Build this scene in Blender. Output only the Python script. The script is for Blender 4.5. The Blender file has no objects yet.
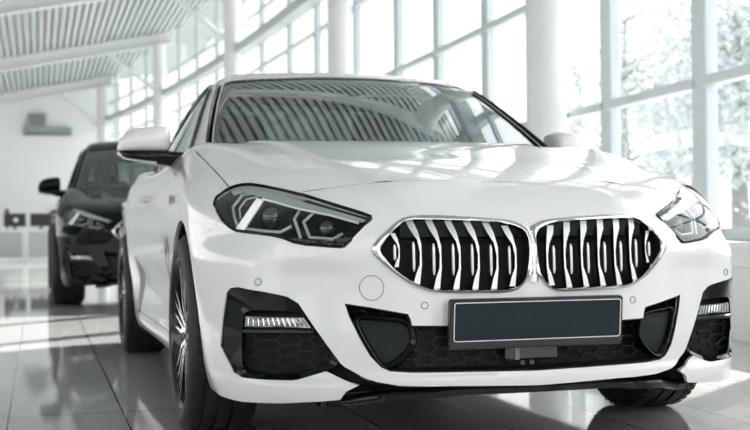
import bpy, math, random
import numpy as np
from mathutils import Vector, Matrix
from mathutils.geometry import delaunay_2d_cdt, tessellate_polygon

scene = bpy.context.scene
COL = scene.collection
PI = math.pi
random.seed(4)
RNG = np.random.default_rng(4)

# ------------------------------------------------------------------ camera
CAM_POS = (-1.35275, -3.9475, .66058)
yaw, pitch, roll, FPX = .278254, .0123825, -.00913693, 1177.455
_r0 = Vector((math.cos(yaw), -math.sin(yaw), 0)); _f0 = Vector((math.sin(yaw), math.cos(yaw), 0)); _z = Vector((0, 0, 1))
_f = _f0*math.cos(pitch)+_z*math.sin(pitch); _u = -_f0*math.sin(pitch)+_z*math.cos(pitch)
_R = _r0*math.cos(roll)+_u*math.sin(roll); _U = -_r0*math.sin(roll)+_u*math.cos(roll)
cd = bpy.data.cameras.new('camera'); cam = bpy.data.objects.new('camera', cd); COL.objects.link(cam)
cam.matrix_world = Matrix(((_R.x, _U.x, -_f.x, CAM_POS[0]), (_R.y, _U.y, -_f.y, CAM_POS[1]), (_R.z, _U.z, -_f.z, CAM_POS[2]), (0, 0, 0, 1)))
cd.sensor_width = 36; cd.lens = FPX/750*36; cd.clip_end = 400; cd.clip_start = .05
cd.dof.use_dof = True; cd.dof.focus_distance = 3.3; cd.dof.aperture_fstop = 4.2
scene.camera = cam

# ------------------------------------------------------------------ sky, sun, exposure
SKY = 8.0
SUN = 54.0
w = bpy.data.worlds.new('sky'); scene.world = w; w.use_nodes = True
nt = w.node_tree; nt.nodes.clear()
bg = nt.nodes.new('ShaderNodeBackground'); ow = nt.nodes.new('ShaderNodeOutputWorld')
tc = nt.nodes.new('ShaderNodeTexCoord'); sx = nt.nodes.new('ShaderNodeSeparateXYZ'); rp = nt.nodes.new('ShaderNodeValToRGB')
rp.color_ramp.elements[0].position = .45; rp.color_ramp.elements[0].color = (.98, .98, .975, 1)
rp.color_ramp.elements[1].position = 1.0; rp.color_ramp.elements[1].color = (.97, .985, 1.0, 1)
e = rp.color_ramp.elements.new(.55); e.color = (1.0, 1.0, 1.0, 1)
mr = nt.nodes.new('ShaderNodeMath'); mr.operation = 'MULTIPLY_ADD'; mr.inputs[1].default_value = .5; mr.inputs[2].default_value = .5
nt.links.new(tc.outputs['Generated'], sx.inputs[0]); nt.links.new(sx.outputs['Z'], mr.inputs[0]); nt.links.new(mr.outputs[0], rp.inputs[0])
nt.links.new(rp.outputs[0], bg.inputs[0]); bg.inputs[1].default_value = SKY; nt.links.new(bg.outputs[0], ow.inputs[0])
sl = bpy.data.lights.new('sun', 'SUN'); sl.energy = SUN; sl.angle = math.radians(.8); sl.color = (1, .98, .94)
so = bpy.data.objects.new('sun', sl); COL.objects.link(so)
SUN_DIR = Vector((-.70, -.574, -.557))          # the way the light travels
so.rotation_euler = SUN_DIR.to_track_quat('-Z', 'Y').to_euler()
vs = scene.view_settings
vs.view_transform = 'Standard'; vs.look = 'None'; vs.gamma = 1; vs.use_curve_mapping = False
vs.exposure = -1.70
scene.cycles.use_denoising = True
scene.cycles.max_bounces = 10; scene.cycles.transparent_max_bounces = 24
scene.cycles.diffuse_bounces = 5; scene.cycles.glossy_bounces = 6
scene.cycles.sample_clamp_indirect = 8
scene.cycles.caustics_reflective = False; scene.cycles.caustics_refractive = False

# ------------------------------------------------------------------ materials
MATS = {}
def mat(name, col, rough=.5, metal=0., coat=0., ior=1.5, spec=.5, noise=0., nscale=8., emit=None, bump=0., coat_rough=.02):
    if name in MATS: return MATS[name]
    m = bpy.data.materials.new(name); m.use_nodes = True; MATS[name] = m
    n = m.node_tree.nodes; l = m.node_tree.links; b = n['Principled BSDF']
    b.inputs['Base Color'].default_value = (*col, 1); b.inputs['Roughness'].default_value = rough
    b.inputs['Metallic'].default_value = metal; b.inputs['IOR'].default_value = ior
    b.inputs['Specular IOR Level'].default_value = spec
    b.inputs['Coat Weight'].default_value = coat; b.inputs['Coat Roughness'].default_value = coat_rough
    if noise or bump:
        t = n.new('ShaderNodeTexCoord'); x = n.new('ShaderNodeTexNoise'); x.inputs['Scale'].default_value = nscale; x.inputs['Detail'].default_value = 4
        l.new(t.outputs['Object'], x.inputs['Vector'])
        if noise:
            r = n.new('ShaderNodeValToRGB')
            r.color_ramp.elements[0].color = (*[c*(1-noise) for c in col], 1); r.color_ramp.elements[1].color = (*[min(1, c*(1+noise)) for c in col], 1)
            l.new(x.outputs['Fac'], r.inputs[0]); l.new(r.outputs[0], b.inputs['Base Color'])
        if bump:
            bp = n.new('ShaderNodeBump'); bp.inputs['Strength'].default_value = bump; bp.inputs['Distance'].default_value = .01
            l.new(x.outputs['Fac'], bp.inputs['Height']); l.new(bp.outputs[0], b.inputs['Normal'])
    if emit:
        b.inputs['Emission Color'].default_value = (*emit[0], 1); b.inputs['Emission Strength'].default_value = emit[1]
    return m
def glass(name, tint, ior=1.5, rough=0.):
    if name in MATS: return MATS[name]
    m = bpy.data.materials.new(name); m.use_nodes = True; MATS[name] = m
    n = m.node_tree.nodes; l = m.node_tree.links; n.clear()
    o = n.new('ShaderNodeOutputMaterial'); mx = n.new('ShaderNodeMixShader'); t = n.new('ShaderNodeBsdfTransparent'); g = n.new('ShaderNodeBsdfGlossy')
    f = n.new('ShaderNodeFresnel'); f.inputs[0].default_value = ior; t.inputs[0].default_value = (*tint, 1)
    g.inputs['Roughness'].default_value = rough; g.inputs[0].default_value = (.95, 1, 1, 1)
    ge = n.new('ShaderNodeNewGeometry'); mxi = n.new('ShaderNodeMath'); mxi.operation = 'MULTIPLY_ADD'     # the same index from either face
    mxi.inputs[1].default_value = 1/ior-ior; mxi.inputs[2].default_value = ior
    l.new(ge.outputs['Backfacing'], mxi.inputs[0]); l.new(mxi.outputs[0], f.inputs[0])
    # a pane backfacing with 1/ior would mirror totally, so use the outside index through the flipped normal instead
    l.remove(f.inputs[0].links[0])
    lw = n.new('ShaderNodeLayerWeight'); lw.inputs['Blend'].default_value = .5
    r0 = ((ior-1)/(ior+1))**2
    p = n.new('ShaderNodeMath'); p.operation = 'POWER'; p.inputs[1].default_value = 2.6
    a = n.new('ShaderNodeMath'); a.operation = 'MULTIPLY_ADD'; a.inputs[1].default_value = .9-r0; a.inputs[2].default_value = r0*1.1
    n.remove(f); n.remove(ge); n.remove(mxi)
    l.new(lw.outputs['Facing'], p.inputs[0]); l.new(p.outputs[0], a.inputs[0]); l.new(a.outputs[0], mx.inputs[0])
    l.new(t.outputs[0], mx.inputs[1]); l.new(g.outputs[0], mx.inputs[2]); l.new(mx.outputs[0], o.inputs[0])
    return m

# ------------------------------------------------------------------ mesh helpers
def link(name, V, Fc, m, parent=None, smooth=False, normals=None, mi=None, auto=None):
    me = bpy.data.meshes.new(name)
    me.from_pydata([tuple(map(float, v)) for v in V], [], [tuple(map(int, f)) for f in Fc])
    for x in (m if isinstance(m, (list, tuple)) else [m]): me.materials.append(x)
    if mi is not None: me.polygons.foreach_set('material_index', np.asarray(mi, np.int32))
    me.validate()
    if smooth or normals is not None: me.polygons.foreach_set('use_smooth', np.ones(len(me.polygons), bool))
    if normals is not None and len(me.vertices) == len(V):
        me.normals_split_custom_set_from_vertices([tuple(map(float, n)) for n in normals])
    if auto is not None:
        me.polygons.foreach_set('use_smooth', np.ones(len(me.polygons), bool)); me.set_sharp_from_angle(angle=math.radians(auto))
    me.update()
    o = bpy.data.objects.new(name, me); COL.objects.link(o)
    if parent is not None: o.parent = parent
    return o
class MB:
    """collects shapes for ONE mesh"""
    def __init__(s): s.V = []; s.F = []; s.M = []
    def add(s, V, Fc, m=0):
        k = len(s.V); s.V += [tuple(v) for v in V]; s.F += [tuple(i+k for i in f) for f in Fc]; s.M += [m]*len(Fc); return s
    def box(s, c, h, m=0, ax=None, bev=0.):
        ax = ax or (Vector((1, 0, 0)), Vector((0, 1, 0)), Vector((0, 0, 1))); c = Vector(c)
        if bev <= 0:
            P = [c+ax[0]*(h[0]*i)+ax[1]*(h[1]*j)+ax[2]*(h[2]*k) for i in (-1, 1) for j in (-1, 1) for k in (-1, 1)]
            return s.add(P, [(0, 1, 3, 2), (4, 6, 7, 5), (0, 4, 5, 1), (2, 3, 7, 6), (0, 2, 6, 4), (1, 5, 7, 3)], m)
        V = []; F = []                       # chamfered box: 24 points
        idx = {}
        for i in (-1, 1):
            for j in (-1, 1):
                for k in (-1, 1):
                    for a in range(3):
                        q = [h[0]*i, h[1]*j, h[2]*k]
                        for b in range(3):
                            if b != a: q[b] -= bev*(i, j, k)[b]
                        idx[(i, j, k, a)] = len(V); V.append(c+ax[0]*q[0]+ax[1]*q[1]+ax[2]*q[2])
        sg = (-1, 1)
        for a in range(3):
            b, d = (a+1) % 3, (a+2) % 3
            for e in sg:
                def g(u, v):
                    t = [0, 0, 0]; t[a] = e; t[b] = u; t[d] = v; return idx[(*t, a)]
                f = [g(-1, -1), g(1, -1), g(1, 1), g(-1, 1)]; F.append(f if e > 0 else f[::-1])
        for a in range(3):
            b, d = (a+1) % 3, (a+2) % 3
            for u in sg:
                for v in sg:
                    def g(e, n):
                        t = [0, 0, 0]; t[a] = e; t[b] = u; t[d] = v; return idx[(*t, n)]
                    f = [g(-1, b), g(1, b), g(1, d), g(-1, d)]; F.append(f if u*v > 0 else f[::-1])
        for i in sg:
            for j in sg:
                for k in sg:
                    f = [idx[(i, j, k, 0)], idx[(i, j, k, 1)], idx[(i, j, k, 2)]]; F.append(f if i*j*k > 0 else f[::-1])
        return s.add(V, F, m)
    def tube(s, pts, r, n=8, m=0, closed=False, flat=1.):
        pts = [Vector(p) for p in pts]; N = len(pts); V = []; F = []
        up = None
        for i, p in enumerate(pts):
            a = pts[(i-1) % N] if (closed or i > 0) else p; b = pts[(i+1) % N] if (closed or i < N-1) else p
            t = (b-a).normalized()
            if up is None: up = Vector((0, 0, 1)) if abs(t.z) < .9 else Vector((0, 1, 0))
            u = (up-t*up.dot(t)).normalized(); v = t.cross(u); up = u
            rr = r[i] if isinstance(r, (list, tuple)) else r
            for k in range(n):
                q = 2*PI*k/n; V.append(p+u*(math.cos(q)*rr)+v*(math.sin(q)*rr*flat))
        for i in range(N if closed else N-1):
            j = (i+1) % N
            for k in range(n): F.append((i*n+k, i*n+(k+1) % n, j*n+(k+1) % n, j*n+k))
        if not closed: F += [tuple(range(n))[::-1], tuple((N-1)*n+k for k in range(n))]
        return s.add(V, F, m)
    def lathe(s, prof, c, axis, n=48, m=0, mi=None, ref=None):
        """prof: (distance along the axis, radius)"""
        axis = Vector(axis).normalized(); c = Vector(c)
        u = axis.orthogonal().normalized() if ref is None else Vector(ref); v = axis.cross(u); V = []; k0 = len(s.V)
        for d, r in prof:
            for k in range(n):
                q = 2*PI*k/n; V.append(c+axis*d+u*(r*math.cos(q))+v*(r*math.sin(q)))
        s.V += [tuple(x) for x in V]
        for i in range(len(prof)-1):
            for k in range(n):
                s.F.append((k0+i*n+k, k0+i*n+(k+1) % n, k0+(i+1)*n+(k+1) % n, k0+(i+1)*n+k)); s.M.append(mi[i] if mi else m)
        return s
    def prism(s, poly, off, m=0):
        """poly: 3-d outline, off: vector to the other face"""
        n = len(poly); P = [Vector(p) for p in poly]; off = Vector(off)
        tri = tessellate_polygon([P]); k = len(s.V)
        s.V += [tuple(p) for p in P]+[tuple(p+off) for p in P]
        for t in tri: s.F += [tuple(k+i for i in t), tuple(k+n+i for i in t[::-1])]; s.M += [m, m]
        for i in range(n):
            j = (i+1) % n; s.F.append((k+i, k+j, k+n+j, k+n+i)); s.M.append(m)
        return s
    def loft(s, loops, closed=True, m=0, cap=False):
        n = len(loops[0]); k = len(s.V)
        for L in loops: s.V += [tuple(p) for p in L]
        for i in range(len(loops)-1):
            for a in range(n if closed else n-1):
                b = (a+1) % n; s.F.append((k+i*n+a, k+i*n+b, k+(i+1)*n+b, k+(i+1)*n+a)); s.M.append(m)
        if cap:
            s.F += [tuple(k+a for a in range(n))[::-1], tuple(k+(len(loops)-1)*n+a for a in range(n))]; s.M += [m, m]
        return s
    def build(s, name, m, parent=None, auto=30, fix=True):
        o = link(name, s.V, s.F, m, parent, mi=s.M)
        if fix:
            import bmesh
            b = bmesh.new(); b.from_mesh(o.data); bmesh.ops.recalc_face_normals(b, faces=b.faces); b.to_mesh(o.data); b.free()
        if auto:
            o.data.polygons.foreach_set('use_smooth', np.ones(len(o.data.polygons), bool)); o.data.set_sharp_from_angle(angle=math.radians(auto))
        return o
def thing(name, label, cat, loc=(0, 0, 0), rz=0., group=None):
    o = bpy.data.objects.new(name, None); COL.objects.link(o); o.location = loc; o.rotation_euler = (0, 0, rz); o.empty_display_size = .1
    o['label'] = label; o['category'] = cat
    if group: o['group'] = group
    return o
def tag(o, label, cat, group=None, kind=None):
    o['label'] = label; o['category'] = cat
    if group: o['group'] = group
    if kind: o['kind'] = kind
    return o
def struct(o): o['kind'] = 'structure'; return o

# ------------------------------------------------------------------ splines and the body solid
class Spl:
    """natural cubic spline, linear outside"""
    def __init__(s, pts):
        x=np.array([p[0] for p in pts],float);y=np.array([p[1] for p in pts],float)
        n=len(x);h=np.diff(x);A=np.eye(n);b=np.zeros(n)
        for i in range(1,n-1):
            A[i,i-1]=h[i-1];A[i,i]=2*(h[i-1]+h[i]);A[i,i+1]=h[i]
            b[i]=6*((y[i+1]-y[i])/h[i]-(y[i]-y[i-1])/h[i-1])
        s.x,s.y,s.M=x,y,np.linalg.solve(A,b)
    def __call__(s,q):
        x,y,M=s.x,s.y,s.M
        q=np.asarray(q,float);c=np.clip(q,x[0],x[-1])
        i=np.clip(np.searchsorted(x,c)-1,0,len(x)-2);h=x[i+1]-x[i];a=(x[i+1]-c);b=(c-x[i])
        v=M[i]*a**3/(6*h)+M[i+1]*b**3/(6*h)+(y[i]/h-M[i]*h/6)*a+(y[i+1]/h-M[i+1]*h/6)*b
        d=-M[i]*a**2/(2*h)+M[i+1]*b**2/(2*h)+(y[i+1]-y[i])/h-(M[i+1]-M[i])*h/6
        return v+d*(q-c)
def ss(t): 
    t=np.clip(t,0,1);return t*t*(3-2*t)
def smax(a,b,k):
    h=np.maximum(k-np.abs(a-b),0)/k
    return np.maximum(a,b)+h*h*k*.25
class Body:
    def __init__(s,T):
        for k,v in T.items(): setattr(s,k,Spl(v) if isinstance(v,list) else v)
    def top(s,x,y):
        # crown: flat middle between the two bonnet creases, falling outwards
        c=s.crease(y)
        o=np.sqrt(np.maximum(x-c,0)**2+.0004)-.02
        o=np.where(x>c,o,0)
        return s.hood(y)-s.crown*x**2-s.fall(y)*(np.maximum(x-c,0)**2)-.009*ss((x-c)/.055)*(1-ss((x-c-.10)/.16))
    def front(s,x,z,y=None):
        return s.nose(z)+s.plan(x)-s.fdet(x,z)
    def side(s,y,z):
        return s.sect(z)+s.width(y)+s.sdet(y,z)
    def F(s,p):
        x=np.abs(p[:,0]);y=p[:,1];z=p[:,2]
        a=z-s.top(x,y)
        b=s.front(x,z)-y
        c=x-s.side(y,z)
        d=y-s.tail(z)-s.tplan*x**2
        r=smax(b,c,s.kfs);r=smax(r,a,s.kt);r=smax(r,d,.10)
        return np.maximum(r,s.zlow-z)
class Cabin:
    def __init__(s,T):
        for k,v in T.items(): setattr(s,k,Spl(v) if isinstance(v,list) else v)
    def top(s,x,y): return s.roof(y-s.q*x**2*s.qf(y))-s.crown*x**2
    def side(s,y,z): return s.tumble(z)-s.taper(y)
    def F(s,p):
        x=np.abs(p[:,0]);y=p[:,1];z=p[:,2]
        return smax(z-s.top(x,y),x-s.side(y,z),s.k)
def cast(F,o,d,tmax,n=160,t0=0.):
    o=np.asarray(o,float);d=np.asarray(d,float)
    N=len(o);lo=np.full(N,np.nan);ts=np.linspace(t0,tmax,n)
    prev=F(o+d*t0);hit=np.zeros(N,bool);hi=np.zeros(N)
    lo=np.full(N,float(t0))
    for a,b in zip(ts[:-1],ts[1:]):
        v=F(o+d*b)
        m=(~hit)&(v<=0)
        lo[m]=a;hi[m]=b;hit|=m
    for _ in range(34):
        mid=(lo+hi)/2;v=F(o+d*mid[:,None]);ins=v<=0
        hi=np.where(ins,mid,hi);lo=np.where(ins,lo,mid)
    P=o+d*((lo+hi)/2)[:,None];P[~hit]=np.nan
    return P
def grad(F,p,e=1.5e-3):
    g=np.stack([F(p+np.eye(3)[i]*e)-F(p-np.eye(3)[i]*e) for i in range(3)],1)
    return g/np.linalg.norm(g,axis=1,keepdims=True)
def fdet(x,z):
    d=-.018*ss((.585-z)/.06)*ss((x-.44)/.12)*(1-ss((x-.64)/.12))   # turns under below the lamps
    d=d+.060*ss((x-.68)/.14)*ss((.66-z)/.09)*(.5+.5*ss((z-.2)/.2))                       # broad bumper corner
    d=d+.028*ss((.250-z)/.025)*ss((x-.50)/.10)*(1-.7*ss((x-.68)/.1))                      # corner blade kicks out
    d=d+.012*ss((.262-z)/.02)*(1-ss((x-.50)/.10))                  # middle lip
    return d
def sdet(y,z):
    m=ss((y-.42)/.3)*(1-ss((y-2.1)/.3))
    d=-.030*m*np.exp(-((z-.42)/.12)**2)+.012*m*ss((.27-z)/.06)
    d=d+.010*ss((y-.5)/.6)*np.exp(-((z-.79)/.035)**2)
    return d
CAR=dict(
 hood=[(-1.0,.55),(-.86,.66),(-.80,.712),(-.72,.765),(-.60,.808),(-.40,.858),(-.10,.915),(.20,.972),(.45,1.006),(.8,1.0),(1.5,.97),(2.4,.985),(3.0,1.02),(3.5,1.01),(3.8,.97)],
 crease=[(-.9,.30),(-.6,.36),(0,.46),(.5,.56),(.8,.80),(3.6,.80)],
 fall=[(-1,.45),(-.6,.42),(-.3,.33),(0,.22),(.3,.10),(.6,.05),(1,.05),(3.8,.1)],
 crown=.015,shoulder=.0,
 nose=[(.10,-.80),(.20,-.855),(.26,-.863),(.33,-.862),(.46,-.852),(.60,-.845),(.67,-.832),(.72,-.800),(.76,-.755),(.80,-.69),(.86,-.56),(.95,-.3)],
 plan=[(-.2,.007),(0,0),(.2,.007),(.323,.022),(.46,.064),(.54,.097),(.65,.158),(.752,.240),(.83,.355),(.88,.49),(.92,.65)],
 sect=[(.10,.80),(.17,.845),(.30,.878),(.45,.892),(.60,.898),(.70,.896),(.80,.888),(.90,.862),(1.0,.815),(1.2,.72)],
 width=[(-1,-.10),(-.7,-.03),(-.35,0),(0,.002),(.6,-.01),(1.3,-.012),(2.0,-.002),(2.67,.004),(3.1,-.015),(3.5,-.06),(3.8,-.12)],
 tail=[(.1,3.45),(.3,3.58),(.6,3.66),(.9,3.66),(1.0,3.62)],tplan=-.18,
 fdet=fdet,sdet=sdet,kfs=.04,kt=.08,zlow=.16)
CAB=dict(
 roof=[(.10,.81),(.30,.918),(.42,.985),(.6,1.083),(.8,1.188),(1.0,1.285),(1.15,1.345),(1.3,1.383),(1.5,1.408),(1.7,1.415),(2.0,1.402),(2.3,1.355),(2.6,1.28),(3.0,1.14),(3.3,1.02),(3.5,.95)],
 q=.30,qf=[(0,1),(1.0,1),(1.6,.6),(2.2,-.2),(2.6,-.6),(4,-.6)],crown=.06,
 tumble=[(.8,.87),(.95,.797),(1.1,.715),(1.25,.632),(1.35,.565),(1.42,.50)],
 taper=[(0,.03),(.6,.01),(1.2,0),(2.0,.01),(2.6,.05),(3.2,.13)],k=.07)
CAB_TALL = dict(CAB, roof=[(.10,.84),(.30,.94),(.42,1.0),(.6,1.10),(.8,1.21),(1.0,1.31),(1.15,1.365),(1.3,1.395),(1.5,1.41),(1.9,1.415),(2.6,1.40),(3.0,1.37),(3.2,1.33),(3.4,1.15),(3.6,.9)], tumble=[(.8,.87),(.95,.80),(1.1,.73),(1.25,.655),(1.35,.595),(1.42,.53)], qf=[(0,1),(1.0,1),(1.6,.6),(2.2,0),(2.8,-.2),(4,-.2)])

# ------------------------------------------------------------------ car skin: panels cut from one smooth solid
def inpoly(P, poly):
    x, y = P[:, 0], P[:, 1]; r = np.zeros(len(P), bool); n = len(poly)
    for i in range(n):
        x0, y0 = poly[i]; x1, y1 = poly[(i+1) % n]
        if y0 == y1: continue
        c = (y0 > y) != (y1 > y); r ^= c & (x < (x1-x0)*(y-y0)/(y1-y0)+x0)
    return r
def area(p): p = np.asarray(p); q = np.roll(p, -1, 0); return .5*np.sum(p[:, 0]*q[:, 1]-q[:, 0]*p[:, 1])
def resample(poly, h, closed=True):
    """keeps the corners, cuts long edges"""
    out = []; n = len(poly)
    for i in range(n if closed else n-1):
        a = np.asarray(poly[i], float); b = np.asarray(poly[(i+1) % n], float); k = max(1, int(np.ceil(np.linalg.norm(b-a)/h)))
        out += [a+(b-a)*t/k for t in range(k)]
    if not closed: out.append(np.asarray(poly[-1], float))
    return np.array(out)
def smooth_loop(P, it=2, keep=.0):
    """Chaikin corner cutting of a closed outline"""
    P = np.asarray(P, float)
    for _ in range(it):
        Q = np.roll(P, -1, 0); P = np.stack([P*.78+Q*.22, P*.22+Q*.78], 1).reshape(-1, P.shape[1])
    return P
def inset(P, d):
    """moves a closed 2-d outline inwards (d > 0)"""
    P = np.asarray(P, float); s = 1 if area(P) > 0 else -1
    a = P-np.roll(P, 1, 0); b = np.roll(P, -1, 0)-P
    na = np.stack([-a[:, 1], a[:, 0]], 1)/np.maximum(np.linalg.norm(a, axis=1, keepdims=True), 1e-9)
    nb = np.stack([-b[:, 1], b[:, 0]], 1)/np.maximum(np.linalg.norm(b, axis=1, keepdims=True), 1e-9)
    n = na+nb; l = np.linalg.norm(n, axis=1, keepdims=True); n = n/np.maximum(l, 1e-9); c = np.maximum(np.sum(n*na, 1, keepdims=True), .5)
    return P+n*(s*d)/c
class Front:
    """unrolls the nose about an upright axis"""
    y0 = .30
    def uv(s, p): p = np.asarray(p, float); return np.stack([np.arctan2(p[:, 0], s.y0-p[:, 1])*.9, p[:, 2]], 1)
    def ray(s, q):
        a = q[:, 0]/.9; d = np.stack([np.sin(a), -np.cos(a), 0*a], 1); o = np.stack([0*a, 0*a+s.y0, q[:, 1]], 1)
        return o+d*1.6, -d, 1.5
class Rear(Front):
    y0 = 2.5
    def uv(s, p): p = np.asarray(p, float); return np.stack([-np.arctan2(p[:, 0], p[:, 1]-s.y0)*.9, p[:, 2]], 1)
    def ray(s, q):
        a = -q[:, 0]/.9; d = np.stack([np.sin(a), np.cos(a), 0*a], 1); o = np.stack([0*a, 0*a+s.y0, q[:, 1]], 1)
        return o+d*1.6, -d, 1.5
class Top:
    def uv(s, p): return np.asarray(p, float)[:, :2]
    def ray(s, q): return np.column_stack([q, 0*q[:, 0]+1.9]), np.tile([0., 0, -1], (len(q), 1)), 1.8
class Side:
    def __init__(s, sg=1): s.sg = sg
    def uv(s, p): p = np.asarray(p, float); return np.stack([p[:, 1]*s.sg, p[:, 2]], 1)
    def ray(s, q): return np.stack([0*q[:, 0]+1.3*s.sg, q[:, 0]*s.sg, q[:, 1]], 1), np.tile([-1.*s.sg, 0, 0], (len(q), 1)), 1.3
class Round:
    """unrolls about a lengthwise axis (x0, z0)"""
    def __init__(s, x0, z0, R, sg=1): s.x0, s.z0, s.R, s.sg = x0, z0, R, sg
    def uv(s, p): p = np.asarray(p, float); return np.stack([p[:, 1]*s.sg, np.arctan2(p[:, 2]-s.z0, p[:, 0]*s.sg-s.x0)*s.R], 1)
    def ray(s, q):
        t = q[:, 1]/s.R; d = np.stack([np.cos(t)*s.sg, 0*t, np.sin(t)], 1); o = np.stack([0*t+s.x0*s.sg, q[:, 0]*s.sg, 0*t+s.z0], 1)
        return o+d*1.5, -d, 1.48
def on(S, M, q):
    o, d, t = M.ray(np.asarray(q, float)); return cast(S.F, o, d, t)
def panel(name, S, M, outline, holes, h, m, parent, ctx, gap=.0015, flange=.012, off=0., warp=None):
    """outline, holes: 2-d polygons in M's plane; off > 0 lies under the skin"""
    outer = np.asarray(outline, float)
    if gap: outer = inset(outer, gap); holes = [inset(x, -gap) for x in holes]
    loops = [resample(outer, h)]+[resample(x, h) for x in holes]
    if area(loops[0]) < 0: loops[0] = loops[0][::-1]
    lo, hi = loops[0].min(0), loops[0].max(0)
    gx, gy = np.meshgrid(np.arange(lo[0]+h*.3, hi[0], h), np.arange(lo[1]+h*.3, hi[1], h*.9)); gx[::2] += h*.5
    G = np.stack([gx.ravel(), gy.ravel()], 1); ok = inpoly(G, loops[0])
    for L in loops[1:]: ok &= ~inpoly(G, L)
    G = G[ok]; B = np.concatenate(loops)
    dm = np.full(len(G), 9.)
    for k in range(0, len(B), 200): dm = np.minimum(dm, np.sqrt(((G[:, None]-B[None, k:k+200])**2).sum(2)).min(1))
    G = G[dm > h*.45]
    V = [Vector(p) for p in B]+[Vector(p) for p in G]; E = []; k = 0
    for L in loops: E += [(k+i, k+(i+1) % len(L)) for i in range(len(L))]; k += len(L)
    v2, _, f2, ov, _, _ = delaunay_2d_cdt(V, E, [], 0, 1e-7)
    Q = np.array([tuple(v) for v in v2]); Fc = np.array([f for f in f2 if len(f) == 3])
    cen = Q[Fc].mean(1); ok = inpoly(cen, loops[0])
    for L in loops[1:]: ok &= ~inpoly(cen, L)
    Fc = Fc[ok]
    P = on(S, M, Q); bad = np.isnan(P[:, 0]); Fc = Fc[~bad[Fc].any(1)]; P[bad] = 0
    N = grad(S.F, P); o, d, _ = M.ray(Q)
    fl = np.sum(N*d, 1) > 0; N[fl] *= -1; N[bad] = (0, 0, 1)
    if off: P = P-N*off
    # winding towards the outside
    fn = np.cross(P[Fc[:, 1]]-P[Fc[:, 0]], P[Fc[:, 2]]-P[Fc[:, 0]]); s = np.sum(fn*N[Fc].mean(1), 1) < 0; Fc[s] = Fc[s][:, ::-1]
    V = list(P); NN = list(N); FF = [tuple(f) for f in Fc]
    if flange:
        cnt = {}
        for f in FF:
            for i in range(3):
                e = (f[i], f[(i+1) % 3]); cnt[e] = 1
        dup = {}
        def d2(i):
            if i not in dup:
                k = len(V); V.append(P[i]); V.append(P[i]-N[i]*flange); NN.append(N[i]); NN.append(N[i]); dup[i] = k
            return dup[i]
        for (a, b) in list(cnt):
            if (b, a) not in cnt:
                i, j = d2(a), d2(b); n = np.cross(P[b]-P[a], N[a]); n = n/max(np.linalg.norm(n), 1e-9)
                NN[i] = NN[i+1] = n; NN[j] = NN[j+1] = n
                FF.append((j, i, i+1, j+1))
    V = np.array(V); NN = np.array(NN)
    V, NN = ctx.warp(V, NN)
    return link(name, V, FF, m, parent, normals=NN)
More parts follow.
